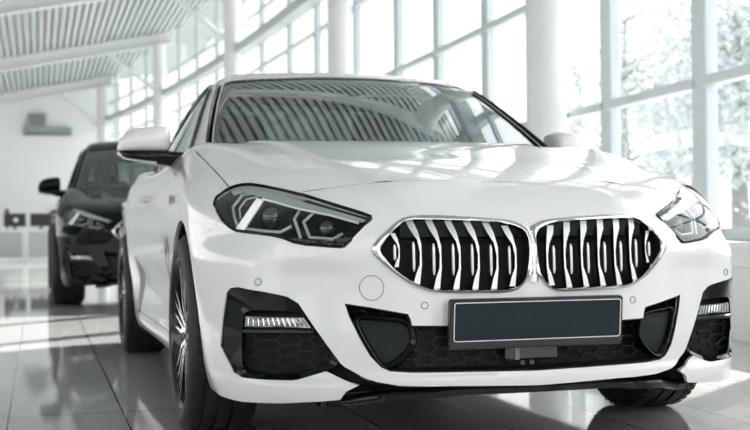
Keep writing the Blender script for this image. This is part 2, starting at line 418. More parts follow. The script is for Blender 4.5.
OUT = {
 'HL':[(0.625,-0.573,0.769),(0.54,-0.676,0.733),(0.45,-0.746,0.699),(0.452,-0.754,0.689),(0.526,-0.753,0.616),(0.544,-0.745,0.613),(0.649,-0.686,0.623),(0.693,-0.653,0.644),(0.771,-0.575,0.656),(0.806,-0.524,0.663),(0.834,-0.451,0.701),(0.843,-0.368,0.755),(0.794,-0.378,0.791),(0.762,-0.388,0.801),(0.727,-0.421,0.802)],
 'KO':[(0.463,-0.78,0.605),(0.446,-0.783,0.633),(0.39,-0.778,0.681),(0.361,-0.773,0.696),(0.311,-0.779,0.702),(0.226,-0.789,0.699),(0.069,-0.804,0.688),(0.031,-0.811,0.68),(0.007,-0.822,0.664),(0.0,-0.833,0.644),(0.004,-0.845,0.594),(0.011,-0.848,0.533),(0.033,-0.85,0.5),(0.066,-0.85,0.478),(0.174,-0.845,0.48),(0.277,-0.836,0.482),(0.314,-0.83,0.487),(0.365,-0.817,0.509),(0.413,-0.8,0.547),(0.455,-0.784,0.588)],
 'KI':[(0.439,-0.788,0.605),(0.418,-0.792,0.636),(0.393,-0.789,0.662),(0.367,-0.783,0.682),(0.348,-0.784,0.688),(0.233,-0.8,0.685),(0.104,-0.809,0.68),(0.058,-0.816,0.672),(0.029,-0.825,0.659),(0.014,-0.833,0.644),(0.012,-0.842,0.617),(0.015,-0.847,0.572),(0.022,-0.849,0.526),(0.041,-0.85,0.5),(0.066,-0.85,0.488),(0.174,-0.845,0.49),(0.277,-0.836,0.492),(0.307,-0.831,0.495),(0.35,-0.821,0.513),(0.399,-0.805,0.55),(0.43,-0.793,0.588)],
 'FOG':[(0.543,-0.748,0.287),(0.582,-0.725,0.346),(0.621,-0.698,0.409),(0.647,-0.678,0.454),(0.675,-0.662,0.472),(0.74,-0.645,0.487),(0.806,-0.598,0.5),(0.824,-0.568,0.496),(0.832,-0.551,0.482),(0.841,-0.537,0.415),(0.846,-0.52,0.325),(0.842,-0.528,0.314),(0.815,-0.572,0.252),(0.796,-0.6,0.241),(0.743,-0.65,0.239),(0.67,-0.688,0.238),(0.653,-0.694,0.24),(0.581,-0.727,0.264)],
 'FOGI':[(0.562,-0.738,0.292),(0.599,-0.715,0.352),(0.617,-0.703,0.382),(0.641,-0.684,0.425),(0.682,-0.662,0.431),(0.772,-0.635,0.436),(0.795,-0.616,0.428),(0.8,-0.613,0.378),(0.799,-0.601,0.274),(0.787,-0.611,0.252),(0.744,-0.645,0.25),(0.667,-0.678,0.248),(0.595,-0.72,0.273)],
 'LAMP':[(0.788,-0.624,0.416),(0.638,-0.687,0.412),(0.62,-0.701,0.383),(0.788,-0.626,0.387)],
 'MESHF':[(0.796,-0.618,0.367),(0.603,-0.712,0.366),(0.567,-0.735,0.302),(0.598,-0.719,0.279),(0.667,-0.678,0.252),(0.777,-0.622,0.254),(0.794,-0.607,0.275)],
 'INT':[(0.005,-0.865,0.257),(0.208,-0.856,0.261),(0.366,-0.831,0.263),(0.419,-0.814,0.267),(0.442,-0.806,0.278),(0.469,-0.793,0.308),(0.494,-0.775,0.357),(0.519,-0.755,0.417),(0.529,-0.745,0.454),(0.465,-0.785,0.444),(0.367,-0.822,0.425),(0.36,-0.825,0.41),(0.357,-0.827,0.393),(0.261,-0.845,0.391),(0.004,-0.857,0.393)],
 'DUCT':[(0.502,-0.765,0.417),(0.441,-0.799,0.413),(0.375,-0.821,0.406),(0.355,-0.828,0.388),(0.348,-0.833,0.351),(0.359,-0.832,0.325),(0.392,-0.823,0.292),(0.424,-0.812,0.277),(0.442,-0.806,0.29),(0.479,-0.785,0.354)],
 'NOTCH':[(0.456,-0.81,0.239),(0.496,-0.78,0.255),(0.532,-0.755,0.277)],
 'BLADE':[(0.546,-0.752,0.247),(0.502,-0.783,0.227),(0.532,-0.765,0.21),(0.546,-0.752,0.186),(0.609,-0.725,0.18),(0.693,-0.674,0.173),(0.792,-0.589,0.17),(0.841,-0.45,0.169)],
 'LIP':[(0.002,-0.871,0.217),(0.134,-0.869,0.221),(0.259,-0.86,0.225),(0.307,-0.854,0.225),(0.395,-0.832,0.228)],
 'HOODF':[(0.042,-0.621,0.801),(0.069,-0.613,0.804),(0.194,-0.604,0.806),(0.325,-0.603,0.804),(0.438,-0.585,0.796),(0.529,-0.586,0.784)],
 'DRL':[(0.737,-0.507,0.758),(0.722,-0.534,0.751),(0.786,-0.554,0.662),(0.804,-0.526,0.667)],
 'HOOK':[(0.74,-0.47,0.775),(0.773,-0.451,0.769),(0.805,-0.468,0.732),(0.806,-0.501,0.701),(0.801,-0.528,0.672)],
 'HOOK2':[(0.734,-0.501,0.763),(0.767,-0.482,0.755),(0.79,-0.496,0.728),(0.792,-0.525,0.698)],
 'LSTRIP':[(0.782,-0.558,0.666),(0.737,-0.611,0.659),(0.697,-0.646,0.656),(0.667,-0.661,0.673)],
 'CHEV1':[(0.634,-0.636,0.726),(0.657,-0.653,0.694),(0.645,-0.686,0.637)],
 'CHEV2':[(0.6,-0.669,0.715),(0.635,-0.675,0.685),(0.623,-0.699,0.641),(0.564,-0.733,0.636),(0.537,-0.743,0.651)],
 'TRIM':[(0.767,-0.415,0.788),(0.713,-0.485,0.78),(0.632,-0.604,0.748),(0.555,-0.688,0.719),(0.466,-0.749,0.689),(0.478,-0.752,0.681),(0.558,-0.7,0.706),(0.638,-0.631,0.728),(0.72,-0.523,0.758),(0.756,-0.456,0.775)],
 'TRIML':[(0.721,-0.527,0.755),(0.639,-0.635,0.724),(0.559,-0.703,0.703),(0.489,-0.749,0.68)],
 'PROJ':[(0.717,-0.601,0.703),(0.58,-0.716,0.666)],
 'TOW':[(0.461,-0.784,0.498)],
 'SENS':[(0.321,-0.831,0.448),(0.755,-0.639,0.515)],
}
class Ctx:
    def __init__(s, M, big=False): s.M = M; s.big = big
    def warp(s, V, N=None):
        V = np.array(V, float)
        if not s.big: return V, N
        z = V[:, 2].copy(); hi = z > 1.0
        V = np.stack([V[:, 0]*1.05, V[:, 1]*1.03, np.where(hi, 1.1+(z-1)*1.30, z*1.1)], 1)
        if N is not None:
            N = N/np.stack([0*z+1.05, 0*z+1.03, np.where(hi, 1.30, 1.1)], 1); N = N/np.maximum(np.linalg.norm(N, axis=1, keepdims=True), 1e-9)
        return V, N
    def mk(s, mb, name, m, parent, auto=30):
        if s.big: mb.V = [tuple(v) for v in s.warp(mb.V)[0]]
        return mb.build(name, m, parent, auto)
def P3(L): return [np.array(p, float) for p in L]
def mir(P, sg): P = np.asarray(P, float).copy(); P[:, 0] *= sg; return P
def cap_rows(z): return z

def build_car(root, ctx, wheel_track=.788, h=.016, detail=True):
    M = ctx.M; mk = ctx.mk
    B = Body(CAR); K = Cabin(CAB if not ctx.big else CAB_TALL)
    FR, TP, RE = Front(), Top(), Rear()
    SD = {1: Side(1), -1: Side(-1)}; FN = {s: Round(.45, .55, .5, s) for s in (1, -1)}
    CB = Round(0., .72, .6)
    def fs(q, off=0.):
        """points on the nose for (x, z); off > 0 is in front of the skin"""
        q = np.atleast_2d(np.asarray(q, float)); n = len(q)
        P = cast(B.F, np.stack([q[:, 0], 0*q[:, 0]-1.2, q[:, 1]], 1), np.tile([0, 1., 0], (n, 1)), 1.6)
        P[:, 1] -= off; return P
    def polar(poly, c, n):
        poly = np.asarray(poly, float); out = []
        for t in np.linspace(0, 2*PI, n, endpoint=False):
            d = np.array([math.cos(t), math.sin(t)]); best = 0
            for i in range(len(poly)):
                a = poly[i]-c; e = poly[(i+1) % len(poly)]-poly[i]; den = d[0]*e[1]-d[1]*e[0]
                if abs(den) < 1e-12: continue
                u = (a[0]*e[1]-a[1]*e[0])/den; v = (a[0]*d[1]-a[1]*d[0])/den
                if u > 0 and -1e-9 <= v <= 1+1e-9: best = max(best, u)
            out.append(c+d*best)
        return np.array(out)
    # ---------------- outlines on the right half (x > 0)
    HLo = P3(OUT['HL']); KO = np.asarray(OUT['KO']); FOG = P3(OUT['FOG']); BL = P3(OUT['BLADE'])
    HLs = smooth_loop(np.array(HLo), 1)
    R_A, ZA = .372, .325
    def arch(deg, yc=0., R=R_A):
        t = math.radians(deg); return np.array([0, yc+R*math.cos(t), ZA+R*math.sin(t)])
    def arch3(degs, yc=0., sg=1):
        q = np.array([arch(d, yc) for d in degs]); P = on(B, SD[1], q[:, 1:]); return P
    af = arch3([202, 195, 185, 175, 165, 155, 147, 140])
    half = [np.array([0, -.871, OUT['LIP'][0][2]])]+P3(OUT['LIP'][1:])+P3(OUT['NOTCH'])+FOG+BL[:7]
    sm = np.array([af[-1]+(HLo[11]-af[-1])*t for t in np.linspace(0, 1, 12)])
    sm = list(on(B, FR, FR.uv(sm))[1:-1])
    half += [af[0]+np.array([0, -.02, -.005])]+list(af)+sm+[HLo[11]]
    hl_low = [HLo[i] for i in (10, 9, 8, 7, 6, 5, 4, 3, 2)]
    half += hl_low+[HLo[1], HLo[0]]+P3(OUT['HOODF'])[::-1]
    half[-1] = np.array([0.0, -.622, OUT['HOODF'][0][2]])
    half = np.array(half)
    full = np.concatenate([half, mir(half[1:-1], -1)[::-1]])
    hol = []
    KOs = smooth_loop(KO, 2)
    kc = np.array([.23, .59])
    ko2 = polar(KOs[:, [0, 2]], kc, 96); ko2[:, 0] = np.where(ko2[:, 0] < .015, .0012, ko2[:, 0])
    ki2 = polar(smooth_loop(np.asarray(OUT['KI']), 2)[:, [0, 2]], kc, 96); ki2[:, 0] = np.maximum(ki2[:, 0], .013)
    kcut = inset(ko2, .005)
    for sg in (1, -1):
        hol.append(FR.uv(mir(fs(kcut), sg)))
    ih = P3(OUT['INT']); ih[0] = np.array([0, -.865, .2575]); ih[-1] = np.array([0, -.857, .392])
    ifull = np.concatenate([np.array(ih), mir(ih[1:-1], -1)[::-1]])
    iq = ifull[:, [0, 2]]
    hol.append(FR.uv(ifull))
    panel('front_bumper', B, FR, FR.uv(full), hol, h*.85, M['paint'], root, ctx, gap=0)
    # dark carrier behind the openings
    car_o = np.array([(-.70, .205), (.70, .205), (.70, .46), (.40, .46), (.40, .43), (-.40, .43), (-.40, .46), (-.70, .46)])
    panel('bumper_carrier', B, FR, car_o, [], .03, M['black'], root, ctx, gap=0, flange=0, off=.075)
    # ---------------- bonnet, wings
    seam = np.array([(.794, -.378), (.803, -.28), (.811, -.1), (.816, .1), (.815, .3), (.803, .46)])
    seam3 = on(B, TP, seam)
    hh = [(0., -.622)]+[(p[0], p[1]) for p in OUT['HOODF'][1:]]+[tuple(HLo[0][:2])]+[tuple(HLo[i][:2]) for i in (14, 13)]+[tuple(s) for s in seam]+[(.775, .555), (.70, .53), (.5, .475), (.25, .435), (0, .42)]
    hh = np.array(hh); hq = np.concatenate([hh, (hh[1:-1]*[-1, 1])[::-1]])
    panel('hood', B, TP, hq, [], h, M['paint'], root, ctx, gap=.003, flange=.03)
    sl3 = on(B, TP, resample(np.concatenate([(hh[1:8]*[-1, 1])[::-1], hh[0:8]]), .02, False)); sl3 = sl3-grad(B.F, sl3)*.0035
    mb = MB(); mb.tube(sl3, .0036, 6); mk(mb, 'hood_gap_shade', M['black'], root)  # black tube sunk in the gap so the shut line looks shaded
    for sg in (1, -1):
        S_, F_ = SD[sg], FN[sg]
        aw = arch3([140, 130, 120, 110, 100, 90, 80, 70, 60, 50, 40, 30, 20, 10, 0, -10, -18])
        door = on(B, SD[1], resample([(.50, .26), (.50, .80), (.52, .90), (.58, .965)], .03, False))
        cow = on(B, TP, np.array([(.785, .575)]))
        fp = [HLo[12], HLo[11]]+sm[::-1]+list(aw)+[on(B, SD[1], np.array([(.37, .19)]))[0]]+list(door)+list(cow)+list(seam3[::-1][:-1])
        fp = mir(np.array(fp), sg)
        panel('front_fender', B, F_, F_.uv(fp), [], h, M['paint'], root, ctx, gap=0)
        # side panels, y z
        yr = 2.67
        ar = [(yr+R_A*math.cos(math.radians(a)), ZA+R_A*math.sin(math.radians(a))) for a in range(190, 120, -10)]
        ar2 = [(yr+R_A*math.cos(math.radians(a)), ZA+R_A*math.sin(math.radians(a))) for a in range(120, -21, -10)]
        fd = [(.50, .26), (1.56, .26), (1.56, .965), (.58, .965), (.52, .90), (.50, .80)]
        rd = [(1.56, .26), (yr-R_A-.02, .26)]+[(y, z) for y, z in ar if z > .27]+[(2.55, .80), (2.62, .965), (1.56, .965)]
        qp = ar2+[(3.02, .18), (3.42, .22), (3.50, .5), (3.50, .955), (2.62, .965), (2.55, .80)]
        sl_ = [(.36, .185), (yr-.36, .185), (yr-.37, .26), (.37, .26)]
        for nm, q in (('front_door', fd), ('rear_door', rd), ('rear_quarter', qp), ('side_skirt', sl_)):
            q = np.array(q)*[sg, 1]
            o = panel(nm, B, S_, q, [], h*1.4, M['paint'], root, ctx, gap=.002 if 'door' in nm else .0012)
            if 'door' in nm:
                y0 = 1.36 if nm == 'front_door' else 2.33
                c = on(B, SD[1], np.array([(y0, .80)]))[0]; mb = MB()
                mb.tube([(sg*(c[0]-.01), y0-.10, .80), (sg*(c[0]+.016), y0-.085, .802), (sg*(c[0]+.019), y0, .804), (sg*(c[0]+.016), y0+.085, .802), (sg*(c[0]-.01), y0+.10, .80)], .013, 8)
                mk(mb, 'door_handle', M['paint'], o)
    tq = np.array([(-.62, .2), (.62, .2), (.72, .5), (.70, .93), (-.70, .93), (-.72, .5)])
    panel('rear_bumper', B, RE, tq, [], .04, M['paint'], root, ctx)
    panel('trunk_lid', B, TP, np.array([(-.79, 3.12), (.79, 3.12), (.76, 3.52), (.4, 3.63), (-.4, 3.63), (-.76, 3.52)]), [], .04, M['paint'], root, ctx)
    for sg in (1, -1):
        q = np.array([(.25, .76), (.66, .78), (.67, .88), (.25, .84)])*[sg, 1]
        panel('tail_light', B, RE, q, [], .03, M['red'], root, ctx, off=-.004)
    # ---------------- cabin
    wl = [(0, .405), (.25, .425), (.45, .468), (.62, .54), (.728, .605), (.694, .78), (.648, .98), (.592, 1.19), (.575, 1.217), (.50, 1.205), (.3, 1.16), (0, 1.135)]
    if ctx.big: wl = [(x, y*.93) for x, y in wl]
    wl = np.array(wl); wq = np.concatenate([wl, (wl[1:-1]*[-1, 1])[::-1]])
    ro = inset(wq, -.006)
    if not ctx.big:
        dlo = [(.70, .962), (.78, 1.005), (.95, 1.100), (1.12, 1.190), (1.30, 1.280), (1.50, 1.332), (1.75, 1.350), (2.0, 1.340), (2.25, 1.298), (2.5, 1.205), (2.68, 1.12), (2.80, 1.03), (2.80, .985), (2.4, .975), (1.6, .965)]
        rwq = np.array([(.0, 2.36), (.48, 2.38), (.56, 2.62), (.64, 3.02), (.0, 3.10), (-.64, 3.02), (-.56, 2.62), (-.48, 2.38)])
        yend = 3.25
    else:
        dlo = [(.70, .962), (.80, 1.03), (.95, 1.120), (1.12, 1.210), (1.30, 1.275), (1.50, 1.31), (1.75, 1.325), (2.2, 1.325), (2.6, 1.31), (3.0, 1.26), (3.2, 1.08), (3.2, .985), (2.4, .975), (1.6, .965)]
        rwq = np.array([(.0, 3.22), (.45, 3.22), (.5, 3.38), (.0, 3.42), (-.5, 3.38), (-.45, 3.22)])
        yend = 3.50
    dq = np.array(dlo)
    b0, b1 = (.43, yend)
    cabo = []
    for y in np.linspace(.62, yend, 24): cabo.append((y, .80))
    co = []
    for y in np.linspace(.60, yend, 26): co.append((.0, y, .95))
    # outline in the unrolled cabin: along the belt on one side, back along the other
    sideb = on(K, SD[1], np.array([(y, .955 if y < 2.9 else .955-(y-2.9)*.02) for y in np.linspace(.62, yend, 26)]))
    front_edge = on(K, TP, np.array([(.76, .60), (.70, .575), (.5, .468), (.25, .415), (0, .396)]))
    fe = np.concatenate([front_edge, mir(front_edge[:-1], -1)[::-1]])
    oc = np.concatenate([sideb[::-1], fe, mir(sideb, -1)])
    oq = CB.uv(oc)
    hw = CB.uv(on(K, TP, resample(ro, .05)))
    hr = CB.uv(on(K, TP, resample(rwq, .05)))
    hs = [CB.uv(mir(on(K, SD[1], resample(dq, .05)), sg)) for sg in (1, -1)]
    panel('roof', K, CB, oq, [hw, hr]+hs, h*1.3, M['paint'], root, ctx, gap=0, flange=.025)
    wsh = panel('windshield', K, TP, wq, [], h*1.5, M['screen'], root, ctx, gap=.004, flange=0, off=.004)
    # the black band printed round the glass
    band_in = inset(wq, .022)
    bi = resample(band_in, .06); 
    n = 120
    wl2 = resample(wq, .03)
    outer_l = on(K, TP, inset(wl2, -.004)); inner_l = on(K, TP, inset(wl2, .020))
    outer_l[:, 2] -= .001; inner_l[:, 2] -= .001
    mb = MB(); mb.loft([outer_l, inner_l], True); mk(mb, 'black_border', M['gloss_black'], wsh, None)
    for sg in (1, -1):
        # pillar trim: black rubber; a silver tube stands in for the glass edge reflection
        e = on(K, TP, resample(wl[4:8], .03, False)); nr = grad(K.F, e); e = mir(e+nr*.002, sg)
        mb = MB(); mb.tube(e, .019, 8, flat=.35); mk(mb, 'pillar_trim', M['black'], root)
        e2 = on(K, TP, resample(wl[4:8]+np.array([-.022, 0]), .03, False)); e2 = mir(e2+grad(K.F, e2)*.004, sg)
        mb = MB(); mb.tube(e2, .0032, 6); mk(mb, 'edge_reflection', M['satin'], root)
        # side windows
        g1 = [p for p in dlo if p[0] < 1.55]+[(1.55, 1.336), (1.55, .965)]
        i5 = [i for i, p in enumerate(dlo) if p[0] < 1.55]
        g1 = np.array(g1)*[sg, 1]
        g2 = np.array([(1.62, .966), (1.62, 1.342)]+[p for p in dlo if p[0] > 1.7])*[sg, 1]
        panel('front_window', K, SD[sg], g1, [], .05, M['tint'], root, ctx, gap=.006, flange=0, off=.006)
        panel('rear_window', K, SD[sg], g2, [], .05, M['tint'], root, ctx, gap=.006, flange=0, off=.006)
        loop = on(K, SD[1], resample(dq, .04)); ll = mir(loop+grad(K.F, loop)*.001, sg)
        mb = MB(); mb.tube(ll, .011, 6, closed=True); mk(mb, 'window_frame', M['gloss_black'], root)
        pb = on(K, SD[1], np.array([(1.53, .965), (1.64, .965), (1.64, 1.342), (1.53, 1.334)])); pb = mir(pb, sg)
        mb = MB(); mb.prism([tuple(p) for p in pb], (-.03*sg, 0, 0)); mk(mb, 'door_pillar', M['gloss_black'], root)
    panel('rear_screen', K, TP, rwq, [], .05, M['tint'], root, ctx, gap=.006, flange=0, off=.004)
    # cowl with two wipers
    mb = MB(); c0 = [np.array((x, .40+.30*x*x+.02, .0)) for x in np.linspace(-.72, .72, 25)]
    zb = .93
    mb.loft([[(p[0], p[1]-.05, zb) for p in c0], [(p[0], p[1]+.10, zb+.01) for p in c0]], False); mk(mb, 'cowl', M['black'], root)
    if detail:
        for x0, x1 in ((.12, -.52), (.58, .0)):
            pts = []
            for t in np.linspace(0, 1, 9):
                x = x0+(x1-x0)*t; y = .44+.30*x*x+.01*t
                pts.append((x, y, .958))
            mb = MB(); mb.tube(pts, .006, 6); mk(mb, 'wiper', M['black'], root)
    # ---------------- lamps
    def inw(p): return np.array([-.42*np.sign(p[0]), .88, -.05])
    for sg in (1, -1):
        lamp = bpy.data.objects.new('headlight', None); COL.objects.link(lamp); lamp.parent = root
        e = np.array([-.42*sg, .88, -.04])
        def dep(pts, d, sg=sg, e=e): return [p+e*d for p in mir(pts, sg)]
        hl2 = mir(HLs, sg)
        panel('lens', B, FR, FR.uv(hl2), [], .02, M['lens'], lamp, ctx, gap=.001, flange=0)
        cen = hl2.mean(0)
        l0 = [p+e*.001 for p in hl2]; l1 = [cen+(p-cen)*.985+e*.03 for p in hl2]; l2 = [cen+(p-cen)*.93+e*.075 for p in hl2]
        mb = MB(); mb.loft([l0, l1, l2], True); tri = tessellate_polygon([[Vector(p) for p in l2]])
        k = len(mb.V); mb.V += [tuple(p) for p in l2]; mb.F += [tuple(k+i for i in t) for t in tri]; mb.M += [0]*len(tri)
        mk(mb, 'housing', M['housing'], lamp, 40)
        # rubber edge
        mb = MB(); mb.tube([p-e*.001 for p in hl2], .0052, 6, closed=True); mk(mb, 'seal', M['gloss_black'], lamp)
        # silver blade along the upper edge
        t = dep(OUT['TRIM'], .010); mb = MB(); mb.prism(t, e*.006); mk(mb, 'upper_trim', M['lamp_silver'], lamp)
        t = dep(OUT['TRIML'], .012); mb = MB(); mb.tube(t, .0045, 6); mk(mb, 'trim_edge', M['satin'], lamp)
        t = dep(OUT['DRL'], .016); mb = MB(); mb.prism(t, e*.012); mk(mb, 'light_bar', M['drl'], lamp)
        for key, r in (('HOOK', .0045), ('HOOK2', .0028), ('LSTRIP', .0055), ('CHEV1', .005), ('CHEV2', .0048)):
            mb = MB(); t = resample(dep(OUT[key], .026), .015, False); mb.tube(t, r, 6); mk(mb, 'light_guide', M['guide'], lamp)
        for p, r in zip(dep(OUT['PROJ'], .05), (.036, .030)):
            ax = Vector((.12*sg, -1, .02)).normalized()
            mb = MB(); mb.lathe([(-.03, r*1.12), (.0, r*1.12), (.004, r*1.05), (.0, r*.98), (-.012, r*.98)], p, ax, 28); mk(mb, 'projector_ring', M['housing'], lamp)
            mb = MB(); mb.lathe([(-.012, r*.98), (.0, r*.9), (.012, r*.65), (.019, r*.33), (.021, .0005)], p, ax, 28); mk(mb, 'projector', M['bulb'], lamp)
    # ---------------- kidney grille
    for sg in (1, -1):
        g = bpy.data.objects.new('grille', None); COL.objects.link(g); g.parent = root
        m2 = (ko2+ki2)/2
        L = [fs(inset(ko2, -.001), -.006), fs(ko2, .004), fs(ko2*.85+ki2*.15, .0095), fs(m2, .0115), fs(ko2*.15+ki2*.85, .008), fs(ki2, .002), fs(ki2, -.045)]
        mb = MB(); mb.loft([mir(x, sg) for x in L], True); mk(mb, 'grille_frame', M['chrome'], g, 50)
        back = fs(inset(ki2, -.002), -.040); mb = MB(); mb.prism(mir(back, sg), (0, .01, 0)); mk(mb, 'grille_mesh', M['mesh_black'], g, 0)
        xs = np.linspace(.02, .375, 24)
        tops = ki_top = [ki2[np.argmin(np.abs(ki2[:, 0]-x)+(ki2[:, 1] < .6)*9), 1] for x in xs]
        up = fs(np.stack([xs, np.array(tops)-.003], 1), -.010); lowr = fs(np.stack([xs, np.minimum(np.array(tops)-.012, .638+0*xs)], 1), -.026)
        mb = MB(); mb.loft([mir(up, sg), mir(lowr, sg), mir(lowr+np.array([0, .012, -.004]), sg)], False); mk(mb, 'air_flap', M['flap'], g, 30)
        for i in range(7):
            xc = .057+.0553*i
            def zr(x):
                c = ki2[np.abs(ki2[:, 0]-x) < .012]
                return (c[c[:, 1] < .6][:, 1].mean(), c[c[:, 1] > .6][:, 1].mean())
            zlo, zhi = zr(min(xc, .40))
            if i == 6: zlo += .012; zhi -= .012
            zlo += .001; zhi -= .001
            s = .00077
            ul = [(-32, 0), (-22, .14), (0, .31), (8, .50), (6, .70), (-7, .84), (-17, 1)]
            ur = [(6, 1), (10, .84), (14, .70), (14, .38), (5, .16), (-6, 0)]
            if i == 6: s *= .62
            poly = [(xc-u*s, zhi+(zlo-zhi)*v) for u, v in ul+ur]
            Q = fs(poly, -.010); mb = MB(); mb.prism(mir(Q, sg), (0, .020, 0)); nq = len(Q)
            mb.M = [1 if all(j >= nq for j in f) or max(f)-min(f) >= nq-1 and len(f) == 4 else 0 for f in mb.F]
            o = mk(mb, 'grille_slat', [M['slat'], M['mesh_black']], g, 20)
            pz0, pz1 = zhi+(zlo-zhi)*.34, zhi+(zlo-zhi)*.80
            pts = fs([(xc+.0115*s/.00077, z) for z in np.linspace(pz0, pz1, 9)], -.009)
            mb = MB(); mb.tube(mir(pts, sg), [.002]+[.0042]*7+[.002], 8); mk(mb, 'slat_bead', M['slat'], o)
    mb = MB(); zz = np.linspace(.508, .655, 12); mb.loft([fs([(x, z) for z in zz], o_) for x, o_ in ((-.0125, .004), (-.006, .0085), (.006, .0085), (.0125, .004))], False); mk(mb, 'grille_bridge', M['satin'], root)
    # ---------------- lower opening
    def hexmesh(poly, a, b, base, name, parent, m, wall=.80, th=.008, clip=None):
        """perforated plate of stretched hexagons; poly in (x, z)"""
        poly = np.asarray(poly); lo, hi = poly.min(0), poly.max(0); mb = MB(); V = []; Fc = []
        r = 0; z = lo[1]-b
        while z < hi[1]+b:
            x = lo[0]-a+(a*.75 if r % 2 else 0)
            while x < hi[0]+a:
                if inpoly(np.array([[x, z]]), poly)[0]:
                    hx = [(x+a*.5*math.cos(PI/3*k), z+b*.5*math.sin(PI/3*k)/.866) for k in range(6)]
                    hi_ = [(x+a*.5*wall*math.cos(PI/3*k), z+b*.5*wall*math.sin(PI/3*k)/.866) for k in range(6)]
                    k0 = len(V); V += hx+hi_+hi_
                    for k in range(6):
                        n_ = (k+1) % 6; Fc += [(k0+k, k0+n_, k0+6+n_, k0+6+k), (k0+6+k, k0+6+n_, k0+12+n_, k0+12+k)]
                x += a*1.5
            z += b*.5; r += 1
        if not V: return
        q = np.array(V); P = base(q); idx = np.arange(len(V)) % 18 >= 12; P[idx, 1] += th
        mb.V = [tuple(p) for p in P]; mb.F = Fc; mb.M = [0]*len(Fc)
        return mk(mb, name, m, parent, 0)
    def flat(q, dy): 
        q = np.asarray(q); y = B.front(np.abs(q[:, 0]), 0*q[:, 0]+.36)+dy
        return np.stack([q[:, 0], y, q[:, 1]], 1)
    ig = bpy.data.objects.new('lower_grille', None); COL.objects.link(ig); ig.parent = root
    L0 = resample(iq, .03)
    a0 = fs(np.clip(L0, [-.535, 0], [.535, 1]), -.001); ain = fs(inset(L0, .004), -.002); a2 = flat(inset(L0, .008), .055)
    mb = MB(); mb.loft([a0, ain, a2], True); mk(mb, 'duct_wall', M['black'], ig, 40)
    hq_ = inset(L0, .006)
    hexmesh(hq_[np.abs(hq_[:, 0]) < 9], .060, .031, lambda q: flat(q, .036), 'mesh_insert', ig, M['mesh_grey'], .93)
    for sg in (1, -1):
        dz = np.array(OUT['DUCT'])[:, [0, 2]]
        d3 = smooth_loop(dz, 2); n3 = len(d3)
        ring0 = fs(inset(d3, -.010), -.016); ring1 = fs(inset(d3, -.004), -.008); ring2 = fs(d3, -.010); ring3 = fs(inset(d3, .008), -.026)
        mb = MB(); mb.loft([mir(ring0+np.array([0, .05, 0]), sg), mir(ring0, sg), mir(ring1, sg), mir(ring2, sg), mir(ring3, sg)], True); dd = mk(mb, 'air_curtain_frame', M['gloss_black'], ig, 50)
        mb = MB(); mb.prism(mir(ring3+np.array([0, .001, 0]), sg), (0, .01, 0)); mk(mb, 'air_curtain_panel', M['dark_grey'], dd, 0)
    # radar sensor
    if detail:
        mb = MB(); mb.box((-.010, -.845, .309), (.080, .012, .020), bev=.005); rs = mk(mb, 'radar_sensor', M['radar'], root)
        mb = MB(); mb.box((-.058, -.858, .309), (.007, .004, .019), bev=.001); mk(mb, 'radar_rib', M['satin_grey'], rs)
        for x in (-.038, -.010):
            mb = MB(); mb.lathe([(0, .006), (.004, .006), (.004, .0035), (.002, .003)], (x, -.850, .281), (0, -1, 0), 14); mk(mb, 'radar_screw', M['satin_grey'], rs)
    # ---------------- fog lamp openings
    for sg in (1, -1):
        fg = bpy.data.objects.new('fog_light_trim', None); COL.objects.link(fg); fg.parent = root
        fo = np.array(OUT['FOG']); fi = np.array(OUT['FOGI'])
        def ins(P, d):   # inwards, turned a little to the middle
            P = np.array(P, float).copy(); P[:, 1] += d*.9; P[:, 0] -= d*.35; return P
        c = np.array([.71, 0, .36])
        fo2 = polar(smooth_loop(fo[:, [0, 2]], 1), np.array([.705, .355]), 72); fi2 = polar(smooth_loop(fi[:, [0, 2]], 1), np.array([.705, .355]), 72)
        # heights on the skin, near the corner read from the traced rim so that it follows the turn
        from_rim = lambda q, P: P[[int(np.argmin(((P[:, [0, 2]]-x)**2).sum(1))) for x in q]][:, 1]
        def skin(q):
            u = FR.uv(np.stack([q[:, 0], from_rim(q, DENSE), q[:, 1]], 1)); return on(B, FR, u)
        DENSE = np.concatenate([resample(fo, .01), resample(fi, .01)])
        o3 = skin(fo2); i3 = skin(fi2)
        L = [ins(o3, -.0005), ins(o3, .005), ins(o3*.5+i3*.5, .010), ins(i3, .014), ins(i3, .020), ins(i3*.97+i3.mean(0)*.03, .05)]
        mb = MB(); mb.loft([mir(x, sg) for x in L], True); mk(mb, 'trim_surround', M['gloss_black'], fg, 35)
        bk = ins(i3, .052); mb = MB(); mb.prism(mir(bk, sg), (0, .01, 0)); mk(mb, 'trim_back', M['black'], fg, 0)
        # plate of hexagons
        def base(q, d=.030):
            u = np.stack([q[:, 0], q[:, 1]], 1); P = skin(u); return ins(P, d)
        mq = np.array(OUT['MESHF'])[:, [0, 2]]
        o = hexmesh(inset(mq, .002),   .056, .031, lambda q: base(q)*[sg, 1, 1], 'mesh_insert', fg, M['mesh_grey'], .93)
        lp = np.array(OUT['LAMP'])[:, [0, 2]]
        lq = skin(resample(lp, .02)); f0 = mir(ins(lq, .018), sg)
        mb = MB(); mb.prism(f0, (0, .012, 0)); fl = mk(mb, 'fog_light', M['fog'], fg, 0)
        # facets
        cor = mir(ins(skin(lp), .0165), sg)
        for t in np.linspace(.05, .95, 12):
            p0 = cor[0]*(1-t)+cor[1]*t; p1 = cor[3]*(1-t)+cor[2]*t; p0 = p0*.88+p1*.12; p1 = p1*.88+p0*.12
            mb = MB(); mb.tube([p0, p1], [.0032, .0018], 5); mk(mb, 'lamp_facet', M['facet'], fl)
        bar = skin(np.stack([np.linspace(.792, .612, 12), np.linspace(.374, .373, 12)], 1)); bar = mir(ins(bar, .016), sg)
